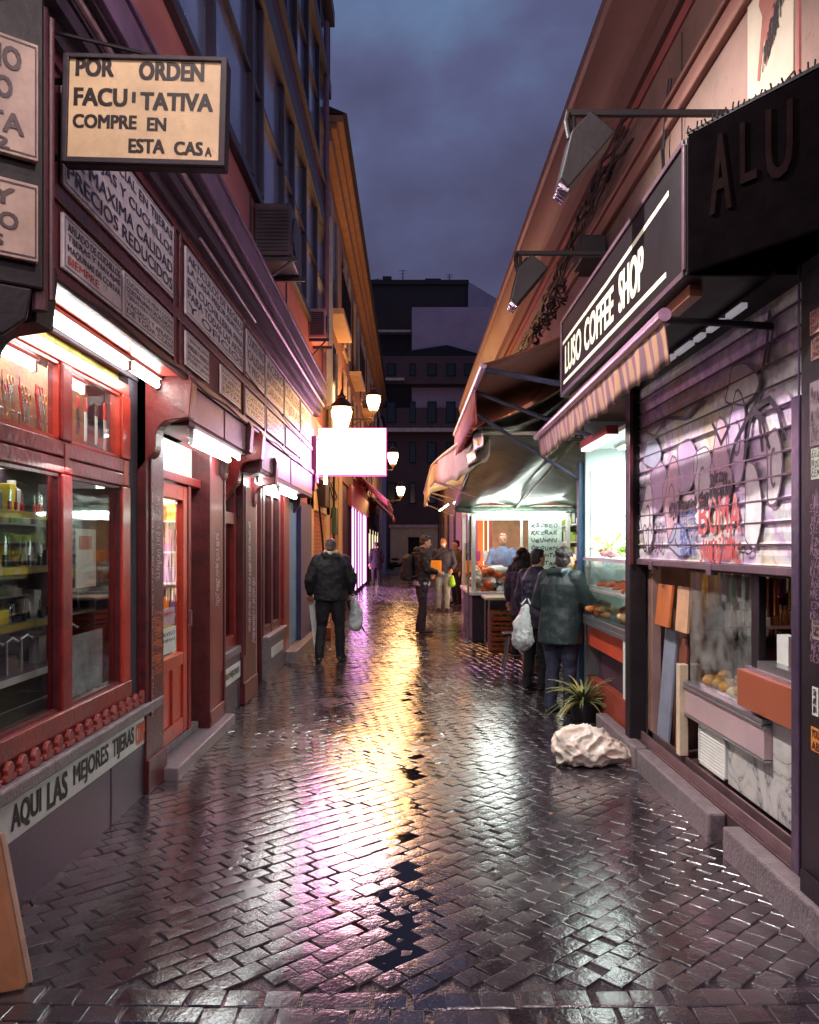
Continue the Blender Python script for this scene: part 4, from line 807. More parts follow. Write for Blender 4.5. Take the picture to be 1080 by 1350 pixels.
b.prism([(u_, v_) for u_, v_ in prof], frame((0, 0, 0), (1, 0, 0)), -24, -1.0); Q('cornice', b, mat('orange_cornice', (128, 100, 88), .6, .22, 1.2, .15, 14, col2=(124, 90, 84), wear=.3, wcol=(110, 66, 56)), smooth=True)
b = B()
for z, h, x in ((4.42, .05, 1.705), (4.48, .09, 1.72), (4.58, .03, 1.70)): b.box(x, 1.755, 1.0, 24, z, z+h)
Q('string_course', b, mat('pink_moulding', (146, 104, 92), .7, .15, 2), bev=.01)
b = B(); b.box(1.735, 1.752, 1, 24, 4.98, 5.07); Q('frieze', b, mat('frieze_red_pink', (150, 84, 80), .7))  # frieze in a redder pink than the stucco
b = B(); b.tube([(1.735, 7.35+i*.24, 3.9+.02*math.sin(i)) for i in range(40)], .03, 8); Q('conduit', b, mat('pale_trunking', (210, 190, 180), .4))
t = T('wall_cable_bundle', 'tangle of black cables with a junction box under the orange cornice', 'cables', (1.7, 8, 4.3))
for s_ in range(9):
    b = B(); r_ = random.Random(s_); ys = np.linspace(6.0+r_.uniform(0, 1.0), 13, 34)
    b.tube([(1.66+r_.uniform(-.03, .04), y, 4.95-.055*s_*.4-.06*abs(math.sin(y*1.3+s_))+r_.uniform(-.02, .02)-(.25 if y > 8 else 0)*min(1, (y-8)*.5)) for y in ys], .012, 6); mk('cable', b, blackm, t)
for s_ in range(14):
    b = B(); r_ = random.Random(40+s_); y = 7.5+r_.uniform(0, 4.5); b.tube([(1.62+r_.uniform(-.06, .05), y+.06*math.cos(q), 4.35-(y-7.5)*.02+.10*math.sin(q)+r_.uniform(-.02, .02)) for q in np.linspace(0, 5.5, 12)], .011, 5); mk('cable_loop', b, blackm, t)
b = B(); b.box(1.5, 1.72, 7.15, 7.5, 4.15, 4.36); b.box(1.58, 1.72, 7.6, 7.8, 4.2, 4.5); mk('junction_box', b, blackm, t, bev=.01)
b = B(); b.tube([(1.735, 5.45, 4.75), (1.70, 5.5, 4.3), (1.68, 5.4, 3.96), (1.70, 5.15, 3.84), (1.73, 4.9, 3.86)], .012, 6); b.tube([(1.73, 5.2, 4.9), (1.73, 5.2, 3.9)], .004, 5); b.tube([(1.70+.02*math.cos(q), 5.1+.07*math.cos(q), 3.84+.03*math.sin(q)) for q in np.linspace(0, 6.3, 14)], .008, 6); mk('hanging_cable', b, blackm, t)
b = B(); b.tube([(1.70, 5.35, 4.05), (1.70, 6.6, 3.70)], .022, 8); Q('pale_pipe', b, mat('pale_trunking', (210, 190, 180), .4))
# poster
b = B(); b.box(1.742, 1.748, 3.72, 4.22, 3.80, 4.75); o = mk('poster', b, mat('poster_paper', (190, 176, 156), .6, .12, 5, .05, 20), None, 'pale poster with a brown drawing on the pink wall above the black canopy', 'poster')
F = FR(1.742); b = B()
b.prism([(-4.02, 4.62), (-3.93, 4.68), (-3.94, 4.40), (-3.96, 4.33), (-3.86, 4.27), (-3.93, 4.05), (-4.0, 3.98), (-4.02, 4.15), (-4.07, 3.95), (-4.10, 3.97), (-4.04, 4.25), (-4.08, 4.33)], F, .001, .002); mk('drawing', b, mat('poster_brown', (150, 92, 80), .6), o)
b = B()
b = B()
for i in range(7): scribble(b, frame((1.742, 4.04-.03*i, 4.02+.03*i), (0, -1, .2)), 0, -.03, .10, .10, 8, .008, .003, seed=i+5)
mk('lettering', b, black_ink, o)
b = B(); b.box(1.74, 1.752, 3.66, 3.68, 3.5, 5.1); Q('wall_joint', b, mat('frieze_red_pink', (150, 84, 80), .7))
# near column with stickers
b = B(); b.box(1.70, 2.6, 2.3, 3.56, -.05, 3.0); b.box(1.685, 1.70, 2.3, 3.54, 0, .25); Q('black_column', b, blackm, bev=.01)
b = B(); b.box(1.695, 1.76, 3.565, 3.64, .2, 2.3); b.box(1.695, 1.705, 3.57, 3.58, .2, 2.9); Q('shutter_guide', b, mat('violet_guide', (70, 56, 80), .35, .25, 7, metal=.3), bev=.004)
def sticker(y0, y1, z0, z1, m, label, seed, ink=black_ink, words=None):
    X = 1.698; b = B(); b.box(X-.002, X, y0, y1, z0, z1); o = mk('sticker', b, m, None, label, 'sticker', 'stickers on the black column')
    b = B(); F = FR(X-.002)
    if words:
        for i, s in enumerate(words): text(b, s, F, -y1+.008, z1-(i+1)*(z1-z0)/len(words)+.006, (y1-y0)-.016, (z1-z0)/len(words)-.014, .0008, .02)
    else:
        for i in range(3): scribble(b, F, -y1+.01, z0+.012+(z1-z0)*i/3.3, (y1-y0)-.02, (z1-z0)/4, 8, .004, .0008, seed=seed+i)
    mk('print', b, ink, o)
pst = mat('pink_sticker', (180, 130, 124), .5); 
sticker(3.38, 3.47, 2.53, 2.63, pst, 'square pink sticker, highest on the black column', 1)
sticker(3.38, 3.46, 2.42, 2.51, mat('brown_sticker', (130, 90, 84), .5), 'oval brown scrawled sticker just under the square pink one', 5)
sticker(3.35, 3.47, 2.06, 2.33, mat('grey_poster_strip', (120, 104, 110), .6), 'tall faded grey sticker on the black column', 9)
sticker(3.35, 3.46, 1.92, 2.05, mat('green_white_sticker', (170, 184, 166), .5), 'pale sticker with green bands and dark print on the black column', 14)
sticker(3.37, 3.45, 1.25, 1.33, mat('round_grey_sticker', (150, 130, 126), .5), 'small round greyish sticker at eye height on the black column', 60)
sticker(3.40, 3.45, .93, 1.05, white_paint, 'white bottle shaped sticker low on the black column', 62)
sticker(3.38, 3.46, .78, .88, mat('orange_sticker', (214, 130, 50), .5), 'orange sticker with dark letters, lowest on the black column', 64, words=('YOU', 'AB'))
b = B(); F = FR(1.699)
for i in range(15): scribble(b, F, -3.47+.01*(i % 2), 1.78-.045*i, .10, .04, 8, .005, .0008, seed=100+i)
scribble(b, F, -3.45, 1.80, .05, .07, 9, .004, .0009, seed=200)
Q('marker_scrawl', b, mat('pale_marker', (130, 100, 124), .5))
# black angled canopy and coffee sign
t = T('black_canopy', 'black angled canopy with dim metal letters at the upper right', 'canopy', (1.6, 3.4, 2.75))
b = B(); o_ = [(1.25, 3.69), (1.587, 3.16), (1.80, 2.83), (2.6, 2.83), (2.6, 3.69)]
vs = [(x, y, 2.86) for x, y in o_]+[(x, y, 3.49) for x, y in o_]; b.add(vs, [(4,3,2,1,0), (5,6,7,8,9)]+[(i, (i+1) % 5, 5+(i+1) % 5, 5+i) for i in range(5)]); mk('box', b, mat('black_canvas', (11, 8, 10), 1, .3, 9, .1, 30, spec=0), t, bev=.012)
dc = Vector((.337+.0, -.53, 0)).normalized(); F = frame((1.25, 3.69, 0), dc)
b = B()
for s, u_, w_, h_ in (('A', .13, .11, .34), ('L', .28, .08, .26), ('U', .40, .12, .30)): text(b, s, F, u_, 3.45-h_-.03+u_*.0, w_, h_, .012, .01)
o = mk('lettering', b, mat('dim_bronze', (24, 16, 17), .7, .3, 9, .1, spec=0), t)
q = o.modifiers.new('s', 'SOLIDIFY'); q.thickness = .01
b = B(); b.tube([(1.26, 3.70, 3.5), (1.59, 3.17, 3.5), (1.8, 2.84, 3.5)], .012, 6)
for i in range(40):
    f_ = i/39; p_ = Vector((1.25, 3.69, 3.5)).lerp(Vector((1.80, 2.83, 3.5)), f_); b.tube([p_, p_+Vector((random.uniform(-.01, .01), 0, random.uniform(.01, .035)))], .004, 4)
mk('frayed_edge', b, blackm, t)
t = T('coffee_shop_sign', 'long black fascia sign with two white lines reading LUSO COFFEE SHOP', 'sign', (1.5, 5.2, 2.85))
b = B(); b.box(1.25, 2.4, 3.70, 6.74, 2.86, 3.49); mk('box', b, mat('sign_black', (24, 17, 22), .5, .3, 3, .05, 20, spec=.3), t, bev=.01)
b = B(); b.box(1.238, 1.249, 3.72, 6.72, 2.862, 2.89); b.box(1.238, 1.249, 3.72, 6.72, 3.46, 3.488); b.box(1.238, 1.249, 3.70, 3.73, 2.89, 3.46); b.box(1.238, 1.249, 6.70, 6.74, 2.89, 3.46); mk('trim', b, mat('sign_trim', (96, 72, 84), .4), t, bev=.003)
F = FR(1.249); b = B()
b.box(1.2445, 1.248, 3.98, 6.62, 2.945, 2.972)
b.ribbon([(-6.66, 3.285), (-5.2, 3.30), (-3.95, 3.34)], F, .028, .002)
text(b, 'LUSO', F, -6.56, 3.01, .62, .235, .003, .035); text(b, 'COFFEE', F, -5.84, 3.01, .84, .235, .003, .035); text(b, 'SHOP', F, -4.88, 3.015, .52, .245, .003, .035)
mk('lettering', b, mat('ivory_letters', (226, 216, 190), .5, .1, 5, 0, emit=(1, .93, .75), es=.10), t)
b = B(); b.box(1.30, 1.36, 3.8, 6.7, 2.80, 2.855); mk('orange_light_strip', b, mat('painted_orange_light', (150, 90, 60), .4), t)  # orange strip of light put into the box colour
# rolled awning with striped valance
t = T('rolled_awning', 'rolled awning with a glossy violet roller and a striped valance with painted ochre glow under the coffee sign', 'awning', (1.3, 5.7, 2.45))
b = B(); b.tube([(1.2, 3.85, 2.73), (1.19, 7.65, 2.66)], .032, 14); mk('roller', b, mat('violet_roller', (180, 140, 170), .25, .3, 6, .1, coat=.5, stretch=(1, .2, 1)), t, smooth=True)
b = B(); b.grid(lambda s, q: (1.2+(.009*math.sin(q*95)+.008*math.sin(q*41))*s+.03*s, 3.87+3.76*q, 2.72-.07*q-(.205+.006*math.cos(q*95)+.012*math.sin(q*23))*s), 4, 260)
vm = bpy.data.materials.new('striped_glow_valance'); vm.use_nodes = True; nt = vm.node_tree; N = nt.nodes; L = nt.links; p = N['Principled BSDF']
tc = N.new('ShaderNodeTexCoord'); wv = N.new('ShaderNodeTexWave'); wv.bands_direction = 'Y'; wv.inputs['Scale'].default_value = 2.2; wv.inputs['Distortion'].default_value = 4.5; wv.inputs['Detail'].default_value = 3  # uneven bands hold the cloth stripes and a painted ochre glow
L.new(tc.outputs['Object'], wv.inputs['Vector']); cr = N.new('ShaderNodeValToRGB'); cr.color_ramp.elements[0].position = .35; cr.color_ramp.elements[0].color = (*lin((120, 88, 96)), 1); cr.color_ramp.elements[1].position = .6; cr.color_ramp.elements[1].color = (*lin((180, 136, 106)), 1)
L.new(wv.outputs['Fac'], cr.inputs[0]); L.new(cr.outputs[0], p.inputs['Base Color']); p.inputs['Roughness'].default_value = .6
mk('valance', b, vm, t, smooth='all', solid=.006)
for pts_ in ([(1.75, 7.5, 2.6), (1.2, 7.6, 2.66)], [(1.75, 3.95, 2.7), (1.2, 3.9, 2.72)]): b = B(); b.tube(pts_, .018, 8); mk('arm', b, blackm, t)
# floodlights on arms
def flood(y, label):
    t = T('floodlight', label, 'floodlight', (1.3, y, 3.7), 'floodlights on arms over the coffee sign')
    b = B(); b.box(.86, 1.75, y-.015, y+.015, 4.0, 4.035); b.tube([(.875, y, 4.018), (.86, y-.02, 3.96), (.875, y-.03, 3.86)], .018, 8); mk('arm', b, blackm, t, bev=.004)
    b = B(); b.tube([(.90, y, 4.0), (.90, y-.02, 3.86)], .012, 6); b.tube([(.97+.05*math.cos(q), y, 3.93+.05*math.sin(q)) for q in np.linspace(PI, -.6, 9)], .009, 6); mk('cable', b, blackm, t)
    F = frame((.93, y, 3.78), (.55, 0, .83), (-.83, 0, .55)); b = B()
    vs = []
    for n_, s_ in ((-.10, 1), (.10, 1)): vs += [F(-.22, -.055, n_), F(.17, -.10, n_*1.1), F(.19, .07, n_*1.1), (F(.05, .10, n_)), F(-.20, .01, n_)]
    b.add(vs, [(0,1,2,3,4), (9,8,7,6,5)]+[(i, 5+i, 5+(i+1) % 5, (i+1) % 5) for i in range(5)]); mk('housing', b, blackm, t, bev=.008)
    b = B(); 
    for k in range(5): b.obox(F(-.225+.0, -.03, -.08+.04*k), (.55, 0, .83), (0, 1, 0), (-.83, 0, .55), .02, .012, .06)
    mk('louvre', b, mat('floodlight_pale_metal', (200, 190, 210), .2, metal=.8), t)  # slats in pale metal
flood(4.5, 'nearer black floodlight on a horizontal arm against the sky')
flood(6.65, 'farther black floodlight on a horizontal arm beside the cable bundle')
# shutter with graffiti
t = T('roller_shutter', 'half closed metal roller shutter covered in graffiti', 'shutter', (1.78, 5, 1.54))
sm = bpy.data.materials.new('sprayed_shutter_metal'); sm.use_nodes = True; nt = sm.node_tree; N = nt.nodes; L = nt.links; p = N['Principled BSDF']
tc = N.new('ShaderNodeTexCoord')
def ramp(scale, stops, loc=(0, 0, 0), det=4, dist=.6):
    mp = N.new('ShaderNodeMapping'); mp.inputs['Location'].default_value = loc; L.new(tc.outputs['Object'], mp.inputs[0])
    n = N.new('ShaderNodeTexNoise'); n.inputs['Scale'].default_value = scale; n.inputs['Detail'].default_value = det; n.inputs['Distortion'].default_value = dist; L.new(mp.outputs[0], n.inputs['Vector'])
    c = N.new('ShaderNodeValToRGB'); e = c.color_ramp.elements
    e[0].position, e[0].color = stops[0][0], (*stops[0][1], 1); e[1].position, e[1].color = stops[-1][0], (*stops[-1][1], 1)
    for s in stops[1:-1]: q = e.new(s[0]); q.color = (*s[1], 1)
    L.new(n.outputs['Fac'], c.inputs[0]); return c
c1 = ramp(1.6, [(.36, lin((232, 214, 186))), (.47, lin((238, 232, 232))), (.55, lin((206, 176, 214))), (.6, lin((238, 234, 236))), (.7, lin((180, 180, 196)))])
c2 = ramp(14, [(.33, (.66, .66, .66)), (.55, (1, 1, 1))], det=8)
mu = N.new('ShaderNodeMixRGB'); mu.blend_type = 'MULTIPLY'; mu.inputs[0].default_value = 1; L.new(c1.outputs[0], mu.inputs[1]); L.new(c2.outputs[0], mu.inputs[2])
L.new(mu.outputs[0], p.inputs['Base Color']); p.inputs['Roughness'].default_value = .42; p.inputs['Metallic'].default_value = .1
b = B(); zs = []
z = 1.54; prof = [(1.765, 1.545)]
while z < 2.84:
    prof += [(1.776, z+.006), (1.780, z+.012), (1.776, z+.055), (1.779, z+.098), (1.768, z+.103), (1.766, z+.109)]; z += .11
vs = []; ys = (3.66, 6.32)
for y in ys: vs += [(x, y, zz) for x, zz in prof]
k = len(prof); b.add(vs, [(i, i+1, k+i+1, k+i) for i in range(k-1)]); mk('slats', b, sm, t, solid=.003)
b = B(); z = 1.54+.103
while z < 2.85: b.box(1.757, 1.768, 3.66, 6.32, z, z+.0085); z += .11
mk('slat_ridge', b, mat('shutter_ridge', (70, 52, 64), .4, .4, 30, metal=.3), t)
b = B(); b.box(1.75, 1.785, 3.66, 6.32, 1.50, 1.54); b.box(1.745, 1.79, 4.75, 4.83, 1.47, 1.53); b.box(1.745, 1.79, 5.9, 5.98, 1.47, 1.53); mk('bottom_rail', b, mat('rail_dark', (110, 90, 100), .4, metal=.4), t, bev=.003)
F0_ = FR(1.7600); F = lambda u, v, n=0: F0_(u, v, n*.2)
def arc(cx, cy, rx, ry, a0, a1, n=16): return [(cx+rx*math.cos(R(a)), cy+ry*math.sin(R(a))) for a in np.linspace(a0, a1, n)]
fills = {'lilac_spray': (200, 172, 208), 'pink_spray': (214, 168, 184), 'pale_blue_spray': (178, 184, 208), 'white_spray': (232, 226, 228)}
shapes = [(-6.05, 1.85, .16, .22, 'white_spray'), (-5.80, 2.05, .18, .20, 'lilac_spray'), (-5.50, 1.95, .17, .26, 'pink_spray'), (-5.22, 2.15, .18, .20, 'lilac_spray'), (-4.92, 2.0, .17, .28, 'white_spray'), (-4.62, 2.1, .15, .24, 'pink_spray'), (-4.40, 2.22, .12, .22, 'lilac_spray'),
          (-4.21, 1.85, .10, .26, 'white_spray'), (-3.96, 2.02, .08, .22, 'white_spray'), (-5.95, 2.32, .2, .12, 'pale_blue_spray'), (-5.35, 1.68, .2, .10, 'pale_blue_spray'), (-4.35, 2.5, .2, .12, 'white_spray')]
b = B(); ol = B(); off_ = .0012
fb = {k: B() for k in fills}
for q, (cx_, cy_, rx_, ry_, fm) in enumerate(shapes):
    r_ = random.Random(q); n_ = 22; ph = r_.uniform(0, 6)
    P_ = [(cx_+rx_*math.cos(2*PI*i/n_)*(1+.22*math.sin(3*2*PI*i/n_+ph)), cy_+ry_*math.sin(2*PI*i/n_)*(1+.18*math.sin(2*2*PI*i/n_+ph))) for i in range(n_)]
    fb[fm].add([F(u, v, off_+q*.00006) for u, v in P_], [tuple(range(n_))]); ol.ribbon(P_+P_[:1], F, r_.uniform(.008, .015), .0028+q*.0003)
    if q % 2 == 0: ol.ribbon(arc(cx_, cy_, rx_*.35, ry_*.4, ph*50, ph*50+230, 12), F, .02, .0024+q*.0003)
for k, bb_ in fb.items(): mk('graffiti_fill', bb_, mat(k, fills[k], .5, .2, 12, 0, wear=.9, wcol=(216, 208, 208)), t)
ol.ribbon([(-6.2, 2.5), (-5.9, 2.42), (-5.6, 2.52), (-5.2, 2.45), (-4.9, 2.52)], F, .024, .007)
for i in range(4): ol.ribbon(arc(-6.12+.13*i, 1.70, .045, .10, 20, 340), F, .016, .0072+.0003*i)
mk('graffiti_outline', ol, mat('violet_spray', (98, 74, 104), .5, .2, 12, 0, wear=.7, wcol=(180, 168, 176)), t)
b = B()   # black tag upper right
b.ribbon([(-4.50, 2.08), (-4.42, 2.2), (-4.30, 2.28), (-4.2, 2.34), (-4.12, 2.30), (-4.08, 2.12)], F, .034, .0085)
b.ribbon([(-4.30, 2.10), (-4.22, 2.30), (-4.12, 2.42), (-4.03, 2.62), (-4.0, 2.78), (-3.96, 2.68), (-4.02, 2.55)], F, .034, .0095)
b.ribbon([(-4.18, 2.34), (-4.0, 2.36), (-3.90, 2.28), (-3.84, 2.14)], F, .032, .0105)
b.ribbon([(-4.10, 2.30), (-4.05, 2.20), (-4.0, 2.12)], F, .026, .0115); b.ribbon([(-4.75, 2.35), (-4.62, 2.22), (-4.5, 2.30)], F, .026, .0115)
for i in range(5): scribble(b, F, -5.55+.19*i, 1.83+.01*i, .17, .09, 9, .016, .0125, seed=300+i)
for i in range(3): scribble(b, F, -4.95+.16*i, 1.87+.02*i, .15, .09, 9, .018, .0125, seed=310+i)
for i in range(2): scribble(b, F, -4.78+.13*i, 2.0, .12, .06, 9, .014, .0125, seed=320+i)
scribble(b, F, -4.4, 1.60, .22, .04, 5, .012, .0125, seed=330); scribble(b, F, -6.15, 1.60, .22, .04, 5, .012, .0125, seed=331)
mk('tag', b, mat('black_spray', (40, 30, 40), .6, .3, 12, 0, wear=.6, wcol=(120, 104, 120)), t)
b = B()   # red block letters
for i, s in enumerate('BOMA'): text(b, s, F, -4.98+.16*i, 1.71, .15, .22, .0120+.0002*i, .015)
for i in range(4): scribble(b, F, -4.95+.15*i, 1.555, .16, .13, 8, .02, .0122, seed=340+i)
mk('red_graffiti', b, mat('red_spray', (196, 84, 84), .5, .2, 20, 0, wear=.8, wcol=(206, 180, 180)), t)
b = B()
for i in range(6): scribble(b, F, -5.32, 1.58+.05*i, .30, .05, 12, .010, .0122, seed=350+i)
mk('blue_graffiti', b, mat('blue_spray', (96, 108, 176), .5), t)
b = B(); b.box(1.62, 1.9, 3.62, 6.34, 2.84, 2.86); Q('shutter_head', b, blackm)
b = B()
for y0, y1 in ((3.95, 4.15), (4.22, 4.42), (4.5, 4.62), (4.68, 4.95), (5.0, 5.12)): b.box(1.60, 1.63, y0, y1, 2.79, 2.815)
mk('led_strip', b, mat('faint_led_strip', (180, 170, 176), .3, emit=(.8, .75, .85), es=.12), None, 'broken dashes of a pale light strip under the black canopy', 'light strip')  # dashes given a faint glow of their own
# posts, kerb, sill
b = B(); b.box(1.70, 1.83, 6.32, 6.46, 0, 2.86); Q('black_post', b, blackm, bev=.008)
b = B(); b.box(1.695, 1.72, 6.30, 6.318, 1.5, 2.86); Q('post_trim', b, darkred)
for y0, y1 in ((2.0, 4.35), (4.55, 6.0), (6.06, 7.3)):
    b = B(); b.box(1.66, 1.76, y0, y1, -.06, .155); mk('kerb', b, concrete, kind='structure', bev=.014)
b = B(); b.box(1.765, 3.2, 2.0, 6.5, -.06, .15); mk('pavement', b, mat('shop_threshold', (80, 62, 62), .35, .3, 9, .2, 40), kind='structure')
b = B(); b.box(1.785, 1.80, 3.57, 6.32, .151, .215); b.box(1.84, 1.855, 3.57, 6.32, .151, .235); Q('shutter_track', b, mat('dull_steel', (150, 120, 124), .3, metal=.7), bev=.003)
# near kiosk interior
ki = T('kiosk_counter', 'half open kiosk front with glass display case and marble base under the shutter', 'counter', (2.1, 4.7, .15))
marble = bpy.data.materials.new('veined_marble'); marble.use_nodes = True; nt = marble.node_tree; N = nt.nodes; L = nt.links; p = N['Principled BSDF']
tc = N.new('ShaderNodeTexCoord'); n1 = N.new('ShaderNodeTexNoise'); n1.inputs['Scale'].default_value = 3.4; n1.inputs['Detail'].default_value = 9; n1.inputs['Distortion'].default_value = 1.8; L.new(tc.outputs['Object'], n1.inputs['Vector'])
cr = N.new('ShaderNodeValToRGB'); e = cr.color_ramp.elements; e[0].position = .40; e[0].color = (*lin((196, 192, 186)), 1); e[1].position = .62; e[1].color = (*lin((200, 196, 186)), 1)
for q_, c_ in ((.49, (170, 170, 166)), (.505, (80, 78, 90)), (.525, (176, 172, 168))): x_ = e.new(q_); x_.color = (*lin(c_), 1)
L.new(n1.outputs['Fac'], cr.inputs[0]); L.new(cr.outputs[0], p.inputs['Base Color']); p.inputs['Roughness'].default_value = .3
def K(name, b, m, par=ki, **k): return mk(name, b, m, par, **k)
b = B(); b.box(1.88, 1.93, 3.57, 5.02, .236, .76); b.box(1.88, 1.93, 5.02, 5.3, .236, .5); K('marble_base', b, marble, bev=.004)
b = B(); b.box(1.835, 1.90, 4.24, 5.46, .53, .70); K('front_panel', b, mat('pinkish_steel_panel', (196, 168, 172), .3, .1, 3, 0, metal=.25), bev=.005)
b = B(); b.box(1.82, 1.90, 4.24, 5.48, .70, .715); b.box(1.825, 1.90, 4.24, 5.48, .718, .742); b.box(1.83, 1.87, 4.235, 5.48, .515, .528); K('steel_trim', b, steel, bev=.003)
b = B(); b.box(1.862, 1.88, 4.83, 5.28, .25, .265); b.box(1.862, 1.88, 4.83, 5.28, .485, .50); b.box(1.862, 1.88, 4.83, 4.85, .25, .5); b.box(1.862, 1.88, 5.26, 5.28, .25, .5); g_ = K('vent_frame', b, white_paint)
b = B()
for i in range(11): b.obox((1.872, 5.055, .275+i*.0198), (0, 1, 0), (1, 0, .8), (0, 0, 1), .41, .02, .005)
mk('louvre', b, white_paint, g_); b = B(); b.box(1.879, 1.884, 4.85, 5.26, .266, .485); mk('vent_back', b, blackm, g_)
b = B(); b.box(1.80, 1.86, 5.46, 5.53, .24, .85); K('cream_upright', b, mat('cream_post', (206, 186, 160), .4), bev=.004)
b = B(); b.box(1.80, 1.84, 3.72, 4.50, .77, .97); K('copper_panel', b, mat('copper_laminate', (156, 84, 58), .35, .1, 3, .02, 20), bev=.004)
b = B(); b.box(1.84, 2.1, 3.6, 4.5, .97, .985); b.box(1.85, 2.0, 3.6, 4.36, .985, 1.03); K('worktop', b, steel)
b = B(); b.box(1.86, 2.5, 4.46, 5.46, .70, .74); K('case_floor', b, steel)
b = B(); b.box(1.87, 1.874, 4.46, 5.46, .742, 1.47); K('case_glass', b, glass_dirty)
b = B(); b.box(1.86, 1.9, 4.36, 4.46, .74, 1.52); b.box(1.86, 2.4, 3.6, 5.5, 1.48, 1.54); K('case_frame', b, blackm, bev=.004)
b = B(); b.box(1.9, 2.4, 4.5, 5.44, 1.08, 1.09); K('case_shelf', b, glassm('shelf_glass', (.85, .9, .9)))
b = B(); b.box(1.84, 3.1, 6.25, 6.31, .15, 2.86); b.box(3.05, 3.1, 3.57, 6.25, .15, 2.86); Q('inner_wall', b, mat('kiosk_inner_wall', (120, 84, 72), .6, .4, 4))
b = B(); b.box(1.9, 3.04, 3.57, 6.24, 2.3, 2.34); Q('inner_ceiling', b, mat('kiosk_inner_wall', (120, 84, 72), .6, .4, 4))
# food and cutlery in case
for i in range(34):
    x, y = random.uniform(1.92, 2.3), random.uniform(4.7, 5.4); r_ = random.uniform(.03, .055); b = B(); b.ball((x, y, .74+r_*.75), (r_, r_*random.uniform(.8, 1.4), r_*.8), 10)
    mk('pastry', b, random.choice((mat('amber_food', (200, 140, 60), .5, .3, 20, .3), mat('cream_food', (224, 206, 170), .5, .2, 20, .3), mat('brown_food', (130, 84, 44), .6, .3, 20, .3))), None, 'small pastry among the heap in the display case under the shutter', 'pastry', 'pastries in the near display case', smooth='all')
for z in (1.05, 1.32, 1.6, 1.90):
    b = B(); b.box(2.35, 3.04, 6.02, 6.24, z-.02, z); Q('shelf', b, mat('shelf_pale', (170, 150, 160), .4))
    for r__ in range(2):
        for i in range(10):
            if z > 1.61 and r__: continue
            x = 2.39+i*.066; y = 6.08+r__*.08; h = .15+.02*(i % 2); b = B(); b.loft([(x, y, z, .026, .026), (x, y, z+h*.6, .027, .027), (x, y, z+h*.75, .012, .012), (x, y, z+h, .012, .012)], 10)
            mk('bottle', b, random.choice((mat('clear_bottle', (190, 186, 190), .15), mat('amber_bottle', (130, 70, 40), .2), mat('white_bottle', (214, 208, 200), .4))), None, 'small bottle in the rows on the kiosk shelves behind the glass case', 'bottle', 'bottles on the kiosk shelves', smooth=True)
b = B(); b.box(2.0, 2.3, 3.75, 4.2, 1.031, 1.2); mk('wooden_crate', b, wood, None, 'small wooden box on the steel worktop beside the black column', 'box', bev=.004)
b = B(); b.box(1.92, 1.98, 4.15, 4.28, 1.031, 1.18); mk('menu_card', b, white_paint, None, 'white card standing on the kiosk worktop', 'card')
for i in range(5):
    b = B(); x, y = 2.05+.04*i, 3.8+.1*i; b.loft([(x, y, 1.201, .03, .03), (x, y, 1.30, .034, .034)], 12); mk('jar', b, random.choice((mat('clear_bottle', (190, 186, 190), .15), mat('amber_bottle', (130, 70, 40), .2))), None, 'jar standing on the small wooden box in the kiosk', 'jar', 'jars on the wooden box')
for i in range(26):
    x, y, z = 1.98+random.uniform(0, .3), 4.62+i*.05, 1.46; h_ = random.uniform(.08, .26); b = B(); b.box(x, x+.03, y, y+random.uniform(.03, .06), z-h_, z-.01)
    mk('hanging_pack', b, random.choice(pc+[steel, mat('cured_meat', (130, 52, 44), .5), mat('brown_fried2', (150, 90, 50), .5)]), None, 'small pack or tool hanging at the top of the kiosk opening', 'pack', 'packs hanging in the kiosk', bev=.006)
# leaning boards at the left of the kiosk
def leanb(y0, y1, z0, z1, x0, x1, m, label, th=.02):
    b = B(); b.add([(x0, y0, z0), (x0+th, y0, z0), (x0+th, y1, z0), (x0, y1, z0), (x1, y0, z1), (x1+th, y0, z1), (x1+th, y1, z1), (x1, y1, z1)], [(3,2,1,0), (4,5,6,7), (0,1,5,4), (1,2,6,5), (2,3,7,6), (3,0,4,7)])
    mk('leaning_board', b, m, None, label, 'board', 'boards leaning in the kiosk opening', bev=.003)
leanb(5.92, 6.18, .16, 1.02, 1.86, 1.93, mat('blue_grey_board', (130, 134, 150), .5, .2, 5), 'blue grey board leaning in the kiosk opening')
leanb(5.72, 5.88, .16, .98, 1.90, 1.94, mat('brown_board', (120, 66, 50), .5, .3, 5), 'narrow dark brown board leaning beside the blue grey one')
leanb(5.80, 6.12, 1.06, 1.36, 1.83, 1.86, mat('orange_board', (190, 104, 54), .45, .2, 5, stretch=(1, 3, 1)), 'orange brown tilted panel above the leaning blue grey board')
leanb(5.50, 5.74, 1.05, 1.36, 1.86, 1.88, mat('beige_board', (206, 160, 124), .5, .2, 5), 'beige upright panel next to the orange brown one')
b = B(); b.box(1.84, 1.9, 6.19, 6.245, .16, 2.3); Q('inner_post', b, mat('taupe_post', (136, 106, 100), .5))
light('kiosk_light', 'AREA', (2.3, 4.9, 2.28), 2.4, (1, .78, .6), .6, (0, 0, 0), 1.4)
